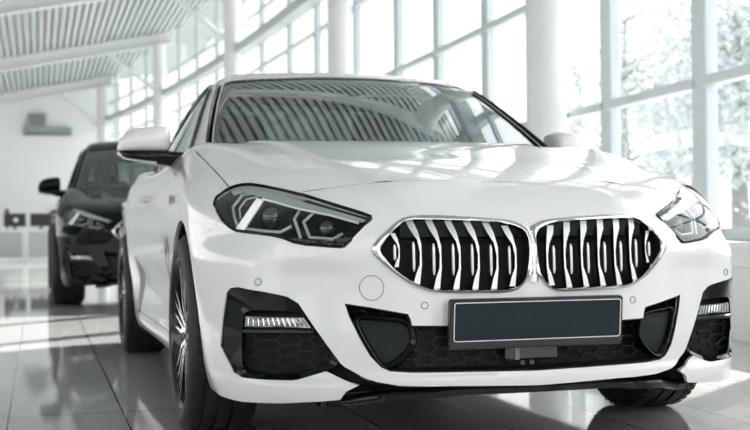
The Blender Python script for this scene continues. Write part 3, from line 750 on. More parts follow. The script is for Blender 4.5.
        mb = MB(); mb.tube(bar, .0062, 6); mk(mb, 'divider_bar', M['satin_black'], fg)
    # ---------------- splitter, sensors, tow eye cover
    mb = MB(); xs = np.linspace(-.57, .57, 49); fr = [(x, B.front(np.array([abs(x)]), np.array([.30]))[0]+.004+.03*ss(np.array((abs(x)-.40)/.12)), .012*ss(np.array((abs(x)-.2)/.2))+.024*ss(np.array((abs(x)-.40)/.14))) for x in xs]
    mb.loft([[(x, y+.03, .226-d) for x, y, d in fr], [(x, y+.004, .219-d) for x, y, d in fr], [(x, y, .212-d) for x, y, d in fr], [(x, y+.002, .196-d) for x, y, d in fr], [(x, y+.20, .190-d) for x, y, d in fr]], False)
    sp = mk(mb, 'front_splitter', M['gloss_black'], root, 30)
    for sg in (1, -1):
        mb = MB(); y = fr[-1][1]; mb.box((.575*sg, y+.075, .168), (.012, .07, .012), bev=.003); mk(mb, 'splitter_end', M['gloss_black'], sp)
    if detail:
        def ring(p, r, w, name, m):
            p = np.array([p], float); N = grad(B.F, p)[0]; u = np.cross(N, (0, 0, 1)); u /= np.linalg.norm(u); v = np.cross(N, u)
            t = np.linspace(0, 2*PI, 32, endpoint=False); P = p+r*(np.cos(t)[:, None]*u+np.sin(t)[:, None]*v); P = on(B, FR, FR.uv(P)); G_ = grad(B.F, P)
            mb = MB(); mb.tube(P+G_*.0006, w, 5, closed=True); mk(mb, name, m, root)
        ring(np.array(OUT['TOW'][0])*[-1, 1, 1], .0345, .0008, 'tow_cover_seam', M['seam'])
        for p in OUT['SENS']:
            for sg in (1, -1): ring(np.array(p)*[sg, 1, 1], .0095, .0011, 'parking_sensor', M['seam'])
    # ---------------- number plate
    pl = bpy.data.objects.new('license_plate', None); COL.objects.link(pl); pl.parent = root
    tl = .012/.13
    ax = (Vector((1, 0, 0)), Vector((0, 1, tl)).normalized(), Vector((0, -tl, 1)).normalized()); c = Vector((-.008, -.885, .397))
    mb = MB(); mb.box(c, (.262, .014, .070), ax=ax, bev=.006); mk(mb, 'plate_holder', M['plate_frame'], pl)
    f = c-ax[1]*.0142+ax[2]*.008
    mb = MB(); mb.box(f, (.253, .0016, .055), ax=ax, bev=.001); mk(mb, 'plate', M['plate'], pl)
    def rr(hx, hz, r, n=5):
        out = []
        for cx, cz, a0 in ((hx-r, hz-r, 0), (-hx+r, hz-r, 90), (-hx+r, -hz+r, 180), (hx-r, -hz+r, 270)):
            out += [(cx+r*math.cos(math.radians(a0+90*i/n)), cz+r*math.sin(math.radians(a0+90*i/n))) for i in range(n+1)]
        return out
    pt = lambda q, d: [f+ax[0]*x+ax[2]*z-ax[1]*d for x, z in q]
    mb = MB(); mb.loft([pt(rr(.2525, .0545, .008), .0014), pt(rr(.2525, .0545, .008), .0024), pt(rr(.2500, .0520, .006), .0024), pt(rr(.25, .052, .006), .0014)], True); mk(mb, 'plate_border', M['white_line'], pl)
    # ---------------- mirrors
    for sg in (1, -1):
        mr_ = bpy.data.objects.new('side_mirror', None); COL.objects.link(mr_); mr_.parent = root
        # x, z top, z bottom, y front, y rear
        sec = [(1.062, .992, .975, .655, .70), (1.052, 1.022, .969, .625, .725), (1.030, 1.044, .967, .605, .745), (.99, 1.059, .967, .59, .765), (.93, 1.067, .968, .585, .775), (.885, 1.069, .970, .59, .775), (.868, 1.062, .972, .61, .77), (.862, 1.045, .98, .64, .75)]
        def loop(x, zt, zb, yf, yb, n=20):
            L = []; x = .84+(x-.862)*1.035; zt, zb = .66+(zt-.66)*1.042, .66+(zb-.66)*1.042; yf += .2; yb += .2
            for k in range(n):
                t = 2*PI*k/n; cy, cz = math.cos(t), math.sin(t); e_ = .62
                L.append((x*sg, (yf+yb)/2+(yb-yf)/2*np.sign(cy)*abs(cy)**e_, (zt+zb)/2+(zt-zb)/2*np.sign(cz)*abs(cz)**e_))
            return L
        mb = MB(); mb.loft([loop(*s) for s in sec], True, cap=True); mk(mb, 'mirror_cap', M['paint'], mr_, 45)
        sb = [(1.060, .978, .952, .66, .70), (1.045, .976, .940, .622, .725), (1.0, .974, .930, .600, .745), (.94, .974, .923, .595, .75), (.90, .976, .916, .62, .74), (.86, .974, .912, .635, .735), (.82, .972, .903, .64, .735), (.788, .968, .905, .645, .74), (.77, .966, .91, .65, .74)]
        mb = MB(); mb.loft([loop(*s) for s in sb], True, cap=True); mk(mb, 'mirror_base', M['gloss_black'], mr_, 45)
        mb = MB(); mb.tube([(sg*1.047, .852, .977), (sg*1.02, .822, .952), (sg*.962, .800, .942), (sg*.90, .796, .934)], .0045, 6); mk(mb, 'mirror_strip', M['satin'], mr_)
        mb = MB(); mb.loft([loop(1.04, 1.02, .98, .768, .772), loop(.98, 1.045, .975, .770, .778), loop(.89, 1.052, .978, .772, .779)], True, cap=True); mk(mb, 'mirror_glass', M['mirror'], mr_, 45)
    # ---------------- wheels
    def wheel(x, y, sg):
        wh = bpy.data.objects.new('wheel', None); COL.objects.link(wh); wh.parent = root
        sc_ = 1.15 if ctx.big else 1.0; ys = 1.03 if ctx.big else 1.
        wh.location = (x*sg*(1.05 if ctx.big else 1), y*ys, .324*sc_); wh.scale = (sc_*(1.1 if ctx.big else 1), sc_, sc_)
        A = (sg, 0, 0); W_ = .1125; R = .324
        prof = [(-W_*.86, .245), (-W_, .262), (-W_*1.03, .285), (-W_*.97, .306), (-W_*.84, .3185)]
        tread = []
        for g0 in (-.66, -.24, .20, .62): tread += [((g0-.05)*W_, .3235), ((g0-.05)*W_, .3165), ((g0+.05)*W_, .3165), ((g0+.05)*W_, .3235)]
        prof += tread+[(W_*.84, .3185), (W_*.93, .311), (W_*.97, .306), (W_*1.03, .288), (W_*1.035, .280), (W_*1.01, .266), (W_*.97, .2555), (W_*.90, .250), (W_*.80, .246), (W_*.4, .235)]
        mb = MB(); mb.lathe(prof, (0, 0, 0), A, 96)
        ty = mb.build('tire', M['rubber'], wh, 40)
        mb = MB()
        for k in range(54):                      # tread blocks: cross cuts on both shoulders
            t = 2*PI*k/54
            for s2 in (-1, 1):
                c = Vector((s2*W_*.73*sg, .3226*math.cos(t), .3226*math.sin(t))); rad = Vector((0, math.cos(t), math.sin(t))); tan = Vector((0, -math.sin(t), math.cos(t))); axx = Vector((1, 0, 0))
                mb.box(c, (.0125, .0130, .0012), ax=(axx, tan, rad))
        tb_ = mb.build('tread_blocks', M['rubber'], ty, 0); tb_['kind'] = 'stuff'
        rim = MB()
        rim.lathe([(W_*.88, .2525), (W_*.98, .2520), (W_*1.0, .2475), (W_*.94, .2420), (W_*.75, .238), (W_*.2, .232), (-W_*.8, .228)], (0, 0, 0), A, 72, mi=[0, 0, 0, 0, 0, 0])
        rim.lathe([(-W_*.15, .0), (-W_*.15, .06)], (0, 0, 0), A, 24)
        U = Vector((0, 1, 0)); Vv = Vector((0, 0, 1))
        def pp(r, a, d): return Vector((sg*d, r*math.cos(a), r*math.sin(a)))
        def rib(path, a0, face=1):
            fa = []; fb = []; ba = []; bb = []; n5 = len(path); k0 = len(rim.V)
            for r, da, d, wd in path:
                aa = a0+da; ta = wd/r*.5
                fa.append(pp(r, aa-ta, d)); fb.append(pp(r, aa+ta, d)); ba.append(pp(r, aa-ta*1.6, d-.03)); bb.append(pp(r, aa+ta*1.6, d-.03))
            rim.V += [tuple(v) for v in fa+fb+ba+bb]
            for i in range(n5-1):
                rim.F += [(k0+i, k0+i+1, k0+n5+i+1, k0+n5+i), (k0+i, k0+2*n5+i, k0+2*n5+i+1, k0+i+1), (k0+n5+i, k0+n5+i+1, k0+3*n5+i+1, k0+3*n5+i)]; rim.M += [face, 0, 0]
        for k in range(5):
            a0 = 2*PI*k/5+PI/2
            for s2 in (-1, 1):
                rib([(.040, .10*s2, .088, .016), (.075, .30*s2, .094, .015), (.105, .36*s2, .096, .012), (.17, .30*s2, .098, .009), (.244, .30*s2, .102, .010)], a0)
                rib([(.075, .20*s2, .090, .012), (.11, .12*s2, .094, .009), (.17, .10*s2, .097, .008), (.244, .10*s2, .102, .009)], a0)
        rim.lathe([(.045, .078), (.082, .074), (.090, .060), (.088, .036), (.078, .034)], (0, 0, 0), A, 36, mi=[0, 0, 0, 0])
        ro_ = rim.build('rim', [M['rim_dark'], M['rim_cut']], wh, 30, fix=True)
        mb = MB(); mb.lathe([(.076, .034), (.086, .033), (.090, .028), (.091, .001)], (0, 0, 0), A, 28); mb.build('hub_cap', M['gloss_black'], ro_, 40)
        for k in range(5):
            a = 2*PI*k/5+PI/2+PI/5; mb = MB(); mb.lathe([(.06, .010), (.092, .010), (.094, .007), (.094, .0005)], tuple(pp(.058, a, 0)), A, 10); mb.build('lug_bolt', M['satin_grey'], ro_, 40)
        mb = MB(); mb.lathe([(-.01, .165), (.008, .165), (.008, .07), (.03, .065)], (0, 0, 0), A, 40); mb.build('brake_disc', M['disc'], wh, 30)
        mb = MB(); mb.box((sg*.0, -.125, .05), (.035, .04, .09), bev=.012); mb.build('brake_caliper', M['black'], wh, 30)
        # liner of the arch
        lin = MB(); n = 28; R2 = R_A+.004; xo, xi = .872, .56
        L = []
        for xx in (xo, xi): L.append([(xx*sg, y+R2*math.cos(t), ZA+R2*math.sin(t)) for t in np.linspace(math.radians(-22), math.radians(202), n)])
        lin.loft(L, False); tri = L[1]; k = len(lin.V); lin.V += tri; lin.F.append(tuple(range(k, k+n))); lin.M.append(0)
        mk(lin, 'wheel_arch_liner', M['black'], root, 30)
    for sg in (1, -1):
        wheel(wheel_track+.006, 0., sg); wheel(wheel_track+.014, 2.67, sg)
    # ---------------- underside and inside
    mb = MB(); mb.box((0, 1.33, .215), (.60, 1.90, .035)); mb.box((0, -.14, .47), (.50, .42, .22)); mb.box((0, 1.35, .215), (.82, .92, .03)); mb.box((0, 2.9, .45), (.56, .5, .2)); mk(mb, 'chassis', M['black'], root, 0)
    mb = MB(); xs = np.linspace(-.72, .72, 15)
    mb.loft([[(x, .62, .80) for x in xs], [(x, .50+.3*x*x, .93) for x in xs], [(x, .58+.3*x*x, .955-.03*x*x) for x in xs], [(x, .98, .955-.03*x*x) for x in xs], [(x, 1.06, .90) for x in xs], [(x, 1.08, .62) for x in xs]], False); mk(mb, 'dashboard', M['interior'], root, 40)
    st = bpy.data.objects.new('steering_wheel', None); COL.objects.link(st); st.parent = root
    sc0 = Vector((.36, 1.22, .86)); n_ = Vector((0, .85, -.35)).normalized(); u_ = Vector((1, 0, 0)); v_ = n_.cross(u_)
    mb = MB(); mb.tube([sc0+u_*(.185*math.cos(t))+v_*(.185*math.sin(t)) for t in np.linspace(0, 2*PI, 32, endpoint=False)], .016, 8, closed=True); mk(mb, 'steering_rim', M['interior'], st)
    mb = MB(); mb.box(sc0+n_*.02, (.075, .02, .06), ax=(u_, n_, v_), bev=.015); mb.box(sc0+n_*.01, (.17, .012, .018), ax=(u_, n_, v_), bev=.005); mb.tube([sc0+n_*.02, sc0+n_*.22], .03, 8); mk(mb, 'steering_hub', M['interior'], st)
    for x in (-.36, .36):
        s_ = bpy.data.objects.new('seat', None); COL.objects.link(s_); s_.parent = root
        mb = MB(); mb.box((x, 1.55, .50), (.25, .27, .09), bev=.05); mk(mb, 'seat_cushion', M['interior'], s_)
        axs = (Vector((1, 0, 0)), Vector((0, .95, -.28)).normalized(), Vector((0, .28, .95)).normalized())
        mb = MB(); mb.box((x, 1.90, .80), (.24, .065, .30), ax=axs, bev=.045); mk(mb, 'backrest', M['interior'], s_)
        mb = MB(); mb.box((x, 2.02, 1.17), (.13, .045, .085), ax=axs, bev=.035); mb.tube([(x-.06, 2.0, 1.05), (x-.06, 2.02, 1.15)], .008, 6); mb.tube([(x+.06, 2.0, 1.05), (x+.06, 2.02, 1.15)], .008, 6); mk(mb, 'headrest', M['interior'], s_)
    mb = MB(); mb.box((0, 2.75, .60), (.60, .25, .12), bev=.05); mb.box((0, 2.95, .86), (.62, .08, .24), bev=.05); mk(mb, 'rear_bench', M['interior'], root)
    mb = MB(); mb.box((0, .66+.0, .60), (.72, .03, .26)); mb.box((0, 3.2, .80), (.62, .12, .16)); mk(mb, 'bulkhead', M['interior'], root, 0)
    c = on(K, TP, np.array([(0., 1.12)]))[0]
    mb = MB(); mb.box((0, c[1]+.07, c[2]-.055), (.05, .06, .022), bev=.012); mh = mk(mb, 'mirror_sensor_housing', M['black'], root)
    mb = MB(); mb.box((0, c[1]+.10, c[2]-.105), (.12, .014, .032), bev=.010); mk(mb, 'rear_view_mirror', M['gloss_black'], root)
# ------------------------------------------------------------------ the room
def floor_material():
    m = bpy.data.materials.new('floor_tiles'); m.use_nodes = True
    n = m.node_tree.nodes; l = m.node_tree.links; b = n['Principled BSDF']
    t = n.new('ShaderNodeTexCoord'); mp = n.new('ShaderNodeMapping'); mp.inputs['Rotation'].default_value = (0, 0, PI/2); mp.inputs['Location'].default_value = (.48, -.14, 0)
    br = n.new('ShaderNodeTexBrick'); br.offset = 0.; br.squash = 1
    br.inputs['Color1'].default_value = (.50, .505, .495, 1); br.inputs['Color2'].default_value = (.56, .562, .55, 1); br.inputs['Mortar'].default_value = (.10, .11, .11, 1)
    br.inputs['Scale'].default_value = 1; br.inputs['Mortar Size'].default_value = .0035; br.inputs['Mortar Smooth'].default_value = .1
    br.inputs['Brick Width'].default_value = 3.2; br.inputs['Row Height'].default_value = .4
    ns = n.new('ShaderNodeTexNoise'); ns.inputs['Scale'].default_value = 2.5; ns.inputs['Detail'].default_value = 5
    l.new(t.outputs['Object'], mp.inputs[0]); l.new(mp.outputs[0], br.inputs['Vector']); l.new(t.outputs['Object'], ns.inputs['Vector'])
    mx = n.new('ShaderNodeMix'); mx.data_type = 'RGBA'; mx.blend_type = 'MULTIPLY'; mx.inputs[0].default_value = .10
    l.new(br.outputs['Color'], mx.inputs[6]); l.new(ns.outputs['Color'], mx.inputs[7]); l.new(mx.outputs[2], b.inputs['Base Color'])
    b.inputs['Roughness'].default_value = .05; b.inputs['IOR'].default_value = 1.65; b.inputs['Specular IOR Level'].default_value = .55
    return m
WHITE = mat('wall_paint', (.80, .82, .815), .6, noise=.02, nscale=3)
FRAME = mat('frame_paint', (.55, .61, .63), .35, noise=.02)
COLM = mat('column_paint', (.64, .65, .64), .5, noise=.015)
DECK = mat('deck_metal', (.45, .485, .475), .45, noise=.04, nscale=4)
BEAM = mat('beam_paint', (.66, .68, .675), .5, noise=.02)
PANE = glass('window_glass', (1, 1, 1), 1.45)
GROUND = mat('snowy_ground', (.62, .64, .64), .9, noise=.08, nscale=.7)

def G(y): return 3.05-.0032*(y-11)**2
def Gd(y): v = Vector((-.0064*(y-11), 1, 0)); return v.normalized()
def ROOF(x): return 5.92+.2*(x-1.5)
Y0, Y1, XL = -9.5, 37.5, -9.5

ys = np.linspace(Y0, Y1, 48)
mb = MB(); out = [(G(y)+.12, y) for y in ys]
poly = [(XL-.1, Y0-.1, 0)]+[(out[0][0], Y0-.1, 0)]+[(x, y, 0) for x, y in out]+[(XL-.1, Y1+.1, 0)]
mb.prism(poly[::-1], (0, 0, -.12)); fl = struct(mb.build('floor', floor_material(), auto=0))
mb = MB(); mb.box((0, 15, -.62), (160, 160, .48)); struct(mb.build('ground', GROUND, auto=0))
# corrugated roof deck, ribs along the hall
mb = MB(); P = []; x = XL-.3; k = 0
while x < 3.5:
    for dx, dz in ((0, 0), (.09, 0), (.097, .12), (.153, .12), (.16, 0)): P.append((x+dx, dz))
    x += .16
mb.loft([[(x, y, ROOF(x)+dz) for x, dz in P] for y in (Y0-.3, Y1+.3)], False)
mb.loft([[(x, y, ROOF(x)+.20) for x in (XL-.3, 3.6)] for y in (Y0-.3, Y1+.3)], False)
struct(mb.build('ceiling', DECK, auto=0))
# low wall with its ledge under the glass
mb = MB(); prof = [(.10, 0), (.10, .57), (-.32, .57), (-.32, .535), (-.28, .53), (-.28, .43), (-.25, .42), (-.25, 0)]
mb.loft([[(G(y)+a*Gd(y).y, y-a*Gd(y).x, z) for a, z in prof] for y in ys], True, cap=True); struct(mb.build('wall_right', WHITE, auto=20))
mb = MB(); mb.box((XL-.1, (Y0+Y1)/2, .4), (.1, (Y1-Y0)/2, .4)); struct(mb.build('wall_left', WHITE, auto=0))
mb = MB(); mb.box((-3.2, Y0-.1, .8), (6.3, .1, .8)); struct(mb.build('wall_front', WHITE, auto=0))
mb = MB(); mb.box((-4.1, Y1+.1, 2.9), (5.5, .1, 2.9)); struct(mb.build('wall_back', WHITE, auto=0))
# glazing: each bay has its post, bars and pane
WN = [0]
def bay(a, b, z0, top, bars, post=.092, dep=.045, bar=.045):
    WN[0] += 1
    a = Vector((*a, 0)); b = Vector((*b, 0)); t = (b-a).normalized(); nrm = Vector((t.y, -t.x, 0)); up = Vector((0, 0, 1)); L = (b-a).length
    za = top(a.x); m_ = MB(); m_.box(a+up*(z0+za)/2, (post, dep, (za-z0)/2), ax=(t, nrm, up), bev=.008)
    for z, h in bars+[(z0+.04, .04)]:
        if z < min(za, top(b.x))-.1: m_.box(a+t*(L/2)+up*z-nrm*.02, (L/2-post*.6, dep*1.1, h), ax=(t, nrm, up), bev=.006)
    f = struct(m_.build('window_%d' % WN[0], FRAME, auto=0))
    V = [a+up*z0, b+up*z0, b+up*top(b.x), a+up*za]
    m_ = MB(); m_.add(V, [(0, 1, 2, 3)]); m_.build('pane', PANE, f, auto=0, fix=False)
BARS = [(1.60, .034), (2.66, .036), (3.85, .036), (4.95, .036)]
yb = [-9.4, -7.7, -6.2, -4.7, -3.2, -1.7, -.2, 1.35, 2.85, 4.3, 5.7, 7.1, 8.7, 10.3, 12.3, 14.6, 16.5, 18.7, 20.8, 22.9, 25., 27.1, 29.2, 31.3, 33.4, 35.5, 37.4]
for i in range(len(yb)-1): bay((G(yb[i]), yb[i]), (G(yb[i+1]), yb[i+1]), .57, lambda x: ROOF(x), BARS)
for i in range(12): bay((XL, Y0+i*(Y1-Y0)/12), (XL, Y0+(i+1)*(Y1-Y0)/12), .8, lambda x: ROOF(x), [(2.2, .05)])
for i in range(6): bay((XL+i*2.05, Y0), (XL+(i+1)*2.05, Y0), 1.6, lambda x: ROOF(x), [(3.0, .05)])
# stiffening rail high on the glass wall
mb = MB(); mb.loft([[(G(y)-.12+a, y, z) for a, z in ((-.14, 4.30), (.14, 4.30), (.14, 4.48), (-.14, 4.48))] for y in ys], True, cap=True)
struct(mb.build('trim_1', mat('rail_paint', (.42, .46, .46), .5, noise=.03), auto=20))
# columns, rafters and knee braces
CP = [(1.95, -4.2), (2.685, 5.0), (2.73, 12.1), (2.47, 20.), (1.77, 28.), (.68, 35.8)]
for i, (x, y) in enumerate(CP):
    zt = ROOF(x)-.28; rc = .168
    mb = MB(); mb.lathe([(0, rc+.03), (.05, rc+.03), (.06, rc), (zt-.06, rc), (zt-.05, rc+.035), (zt, rc+.035)], (x, y, 0), (0, 0, 1), 36); struct(mb.build('column', COLM, auto=40))
    sl = Vector((1, 0, .2)).normalized(); nn = Vector((-.2, 0, 1)).normalized(); Yv = Vector((0, 1, 0))
    xm = (x+.3+XL)/2; L = (x+.3-XL)/2/sl.x; mb = MB(); c = Vector((xm, y, ROOF(xm)-.16))
    mb.box(c+nn*.14, (L, .11, .015), ax=(sl, Yv, nn)); mb.box(c-nn*.14, (L, .11, .018), ax=(sl, Yv, nn)); mb.box(c, (L, .035, .14), ax=(sl, Yv, nn))
    struct(mb.build('ceiling_beam', BEAM, auto=0))
    mb = MB(); mb.tube([(x-.12, y, zt-1.25), (x-1.35, y, ROOF(x-1.35)-.3)], .05, 8); struct(mb.build('knee_brace', BEAM, auto=40))

# ------------------------------------------------------------------ far end of the hall
GREYW = mat('unit_grey', (.30, .33, .33), .5, noise=.05)
mb = MB(); mb.box((-1.03, Y1-.12, 4.07), (.78, .11, .14), bev=.03); a_ = mb.build('air_curtain', GREYW, auto=30)
tag(a_, 'long grey air curtain unit high on the far white wall', 'air curtain')
mb = MB(); mb.box((-1.03, Y1-.232, 4.0), (.72, .004, .03)); mb.build('outlet_grille', mat('unit_dark', (.08, .09, .09), .6), a_, 0)
mb = MB(); mb.box((-1.38, Y1-.12, 4.45), (.29, .11, .23), bev=.03); b_ = mb.build('wall_heater', GREYW, auto=30)
tag(b_, 'boxy grey wall unit mounted just above the long air curtain', 'heater')
mb = MB()
for z in np.linspace(4.30, 4.60, 7): mb.box((-1.38, Y1-.234, z), (.24, .006, .008))
mb.build('louvre', MATS['unit_dark'], b_, 0)
DW = mat('desk_white', (.80, .81, .80), .35, noise=.02); DG = mat('desk_grey', (.42, .45, .44), .5, noise=.03)
def desk(x0, x1, y, label):
    t = thing('reception_desk', label, 'desk', ((x0+x1)/2, y, 0), 0, 'reception desks at the far end'); w2 = (x1-x0)/2
    m_ = MB(); m_.box((0, .35, .715), (w2, .42, .02), bev=.006); m_.build('desk_top', DW, t, 0)
    m_ = MB(); m_.box((0, .0, .40), (w2-.03, .015, .28)); m_.build('front_panel', DG, t, 0)
    for s in (-1, 1):
        m_ = MB(); m_.box((s*(w2-.02), .35, .35), (.02, .38, .345)); m_.build('side_panel', DW, t, 0)
    return t
desk(-2.75, -1.66, 23., 'grey fronted desk at the left edge, under the monitor with the pale disc')
desk(-1.62, -.95, 23., 'grey fronted desk nearest the black car, under the plain monitor')
SCR = mat('monitor_black', (.012, .016, .016), .35, noise=.1)
def monitor(x, label, disc):
    t = thing('monitor', label, 'monitor', (x, 23.3, .735), 0, 'monitors on the far desks')
    m_ = MB(); m_.box((0, 0, .21), (.235, .022, .145), bev=.012); s = m_.build('screen_back', SCR, t)
    m_ = MB(); m_.box((0, .05, .006), (.11, .08, .006), bev=.003); m_.build('foot', SCR, t)
    m_ = MB(); m_.box((0, .04, .08), (.03, .012, .075)); m_.build('neck', SCR, t, 0)
    if disc:
        m_ = MB(); m_.lathe([(0, .052), (.004, .052), (.004, .0005)], (.02, -.022, .21), (0, -1, 0), 24); m_.build('round_emblem', mat('emblem_pale', (.7, .73, .72), .4), s)
monitor(-1.86, 'black monitor with a pale round disc on its back, left desk', True)
monitor(-1.30, 'plain black monitor on the desk nearest the black car', False)
mb = MB(); mb.box((-2.03, 23.55, 1.07), (.055, .055, .13), bev=.02); mb.box((-2.03, 23.55, .86), (.02, .02, .12)); tag(mb.build('desk_organizer', mat('brown_card', (.20, .09, .06), .6, noise=.2), auto=30), 'small reddish brown holder standing behind the left monitor', 'desk organizer')
pt = thing('potted_plant', 'pale potted plant with thin twigs beside the plain monitor', 'plant', (-1.02, 23.45, .735))
mb = MB(); mb.lathe([(0, .045), (.12, .06), (.12, .052), (.10, .05), (.10, .001)], (0, 0, 0), (0, 0, 1), 20); mb.build('pot', DW, pt)
mb = MB(); rr_ = random.Random(7)
for k in range(16):
    a = rr_.random()*6.28; h_ = .25+.2*rr_.random(); r_ = .05+.14*rr_.random(); mb.tube([(0, 0, .1), (r_*.4*math.cos(a), r_*.4*math.sin(a), .1+h_*.6), (r_*math.cos(a), r_*math.sin(a), .1+h_)], .004, 5)
    mb.box((r_*math.cos(a), r_*math.sin(a), .1+h_), (.018, .018, .012), bev=.006)
mb.build('twigs', mat('twig_pale', (.50, .47, .45), .8, noise=.2), pt, 0)

# ------------------------------------------------------------------ trees outside the glass
BARK = mat('bark_pale', (.24, .25, .25), .9, noise=.3, nscale=6); LEAF = mat('frosted_leaf', (.46, .51, .51), .8, noise=.25, nscale=2)
def tree_mesh(seed, H):
    r = random.Random(seed); t = MB(); t.tube([(0, 0, -.2), (.05, .03, H*.3), (0, .08, H*.6), (.1, 0, H*.92)], [.2, .15, .1, .02], 8); tips = []
    for k in range(16):
        z = H*(.28+.6*r.random()); a = r.random()*6.28; L = (H*.27)*(1.15-z/H)+.3; p = (L*math.cos(a), L*math.sin(a), z+L*.5)
        t.tube([(0, .05, z), (p[0]*.5, p[1]*.5, z+L*.32), p], [.06, .04, .012], 6); tips += [p, (p[0]*.6, p[1]*.6, z+L*.36)]
    f = MB()
    for p in tips:
        for _ in range(150):
            q = Vector((p[0]+r.gauss(0, .55), p[1]+r.gauss(0, .55), p[2]+r.gauss(0, .5))); u = Vector((r.gauss(0, 1), r.gauss(0, 1), r.gauss(0, 1))).normalized(); v = u.orthogonal().normalized(); s = .045+.05*r.random()
            f.add([q-u*s, q+v*s*.6, q+u*s, q-v*s*.6], [(0, 1, 2, 3)])
    return t, f
TR = []
for k, (x, y, H, s, lab) in enumerate([(13.2, 23.5, 7., 0, 'pale tree outside, first one right of the nearest column and post'), (19., 31.3, 7.4, 1, 'pale tree outside, in the middle of the widest window pane'), (10.5, 14.1, 5., 2, 'pale tree outside, at the right edge past the last post'), (22., 44., 8.5, 1, 'pale tree outside, in the narrow gap between column and post'), (24.5, 39., 7.5, 0, 'pale tree outside, far back against the left side of the last post'), (12.5, 50., 8., 2, 'pale tree outside beyond the roof of the white sedan')]):
    t = thing('tree', lab, 'tree', (x, y, -.14), k*1.3, 'pale trees outside the glass wall')
    if s >= len(TR):
        a, b = tree_mesh(s+11, H); TR.append((a.build('trunk', BARK, t, 40).data, b.build('foliage', LEAF, t, 0, fix=False).data, H))
    else:
        for nm, me in (('trunk', TR[s][0]), ('foliage', TR[s][1])):
            o = bpy.data.objects.new(nm, me); COL.objects.link(o); o.parent = t
        q = H/TR[s][2]; t.scale = (q, q, q)

# added tree, unseen outside the frame: its crown keeps sun off the bonnet
t = thing('tree', 'unseen tall tree added beyond the right edge to shade the bonnet', 'tree', (8.5, 6.7, -.14)); rr_ = random.Random(3)
mb = MB(); mb.tube([(0, 0, -.2), (.08, .05, 3), (0, .05, 6.2), (.1, 0, 9.2)], [.26, .2, .14, .03], 10)
f = MB()
for k in range(26):
    a = rr_.random()*6.28; q = rr_.random()**.5*1.7; p = (q*math.cos(a), q*math.sin(a), 6.9+2.6*rr_.random()); mb.tube([(0, .05, p[2]-.7), (p[0]*.5, p[1]*.5, p[2]-.25), p], [.05, .03, .012], 6)
for k in range(5200):
    d = Vector((rr_.gauss(0, 1), rr_.gauss(0, 1), rr_.gauss(0, 1))).normalized()*(rr_.random()**.4); q = Vector((d.x*2.1, d.y*2.1, 8.1+d.z*1.65)); u = Vector((rr_.gauss(0, 1), rr_.gauss(0, 1), rr_.gauss(0, 1))).normalized(); v = u.orthogonal().normalized(); s = .10+.06*rr_.random()
    f.add([q-u*s, q+v*s*.6, q+u*s, q-v*s*.6], [(0, 1, 2, 3)])
mb.build('trunk', BARK, t, 40); f.build('foliage', LEAF, t, 0, fix=False)

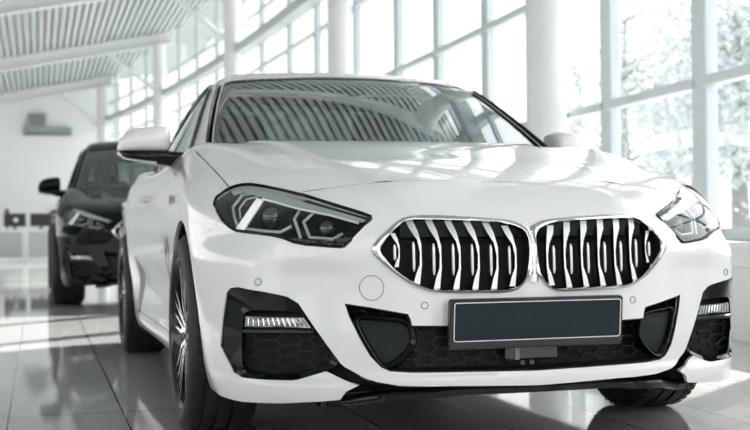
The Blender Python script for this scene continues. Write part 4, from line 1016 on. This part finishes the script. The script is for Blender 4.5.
# ------------------------------------------------------------------ the two cars
COMMON = dict(black=mat('black_plastic', (.008, .011, .011), .55, spec=.25, noise=.1), gloss_black=mat('piano_black', (.004, .007, .007), .06, spec=.28), satin_black=mat('satin_black', (.02, .025, .025), .3, noise=.1),
    chrome=mat('bright_chrome', (.66, .68, .67), .16, 1., noise=.01), satin=mat('satin_silver', (.74, .76, .75), .32, 1., noise=.01), slat=mat('slat_silver', (.80, .81, .80), .30, .55, noise=.01),
    satin_grey=mat('satin_grey', (.16, .18, .18), .4, .5, noise=.05), mesh_black=mat('mesh_black', (.006, .009, .009), .5, spec=.15, bump=.3, nscale=220), mesh_grey=mat('mesh_grey', (.014, .018, .018), .35, spec=.3, noise=.1),
    dark_grey=mat('dark_grey_panel', (.010, .015, .017), .42, spec=.2, noise=.08), flap=mat('flap_black', (.006, .009, .012), .35, spec=.12, noise=.05), radar=mat('radar_cover', (.018, .024, .024), .12, coat=.7, noise=.05),
    lens=glass('lamp_lens', (.96, .98, .98), 1.3), housing=mat('lamp_housing', (.010, .014, .014), .25, spec=.4, noise=.1), lamp_silver=mat('lamp_silver', (.62, .65, .65), .28, .7, noise=.03), drl=mat('light_bar', (.93, .95, .95), .3, emit=((1, 1, 1), 1.2), noise=.01), guide=mat('light_guide', (.50, .54, .54), .2, .3, coat=.5, noise=.03),
    bulb=mat('projector_glass', (.02, .03, .03), .03, coat=1., spec=.8, noise=.05), fog=mat('fog_glass', (.30, .32, .32), .12, .4, coat=1., noise=.2, nscale=60), facet=mat('fog_facet', (.75, .78, .78), .12, .8, noise=.05),
    plate=mat('plate_slate', (.012, .022, .026), .38, spec=.2, noise=.05), plate_frame=mat('plate_frame', (.016, .019, .020), .3, noise=.05), white_line=mat('white_line', (.80, .82, .82), .4, noise=.01), seam=mat('seam_dark', (.06, .065, .065), .5, noise=.05),
    rubber=mat('tire_rubber', (.016, .019, .019), .62, noise=.15, nscale=20), rim_dark=mat('rim_black', (.012, .014, .014), .16, .3, coat=.6, noise=.05), rim_cut=mat('rim_machined', (.82, .83, .83), .2, 1., noise=.02), disc=mat('disc_steel', (.22, .23, .23), .35, 1., noise=.05),
    mirror=mat('mirror_silver', (.85, .88, .88), .02, 1., noise=.005), interior=mat('interior_dark', (.022, .027, .027), .6, noise=.15), red=mat('tail_red', (.22, .01, .01), .08, coat=1., noise=.05))
MW = dict(COMMON, paint=mat('white_paint', (.82, .82, .812), .32, coat=1., ior=1.5, noise=.006, nscale=3), screen=glass('windshield_glass', (.20, .26, .26), 1.82), tint=glass('side_glass', (.30, .36, .36), 1.8))
MK = dict(COMMON, paint=mat('black_paint', (.002, .005, .005), .06, spec=.16, noise=.05), screen=MW['screen'], tint=MW['tint'])
t = thing('car', 'white sedan in the foreground with silver twin grille and slate number plate', 'car', (0, 0, 0)); build_car(t, Ctx(MW), h=.015)
t = thing('car', 'black parked sport utility vehicle behind the white sedan, nose to the viewer', 'car', (-.26, 7.30, 0), math.radians(0)); build_car(t, Ctx(MK, True), h=.05, detail=False, wheel_track=.79)
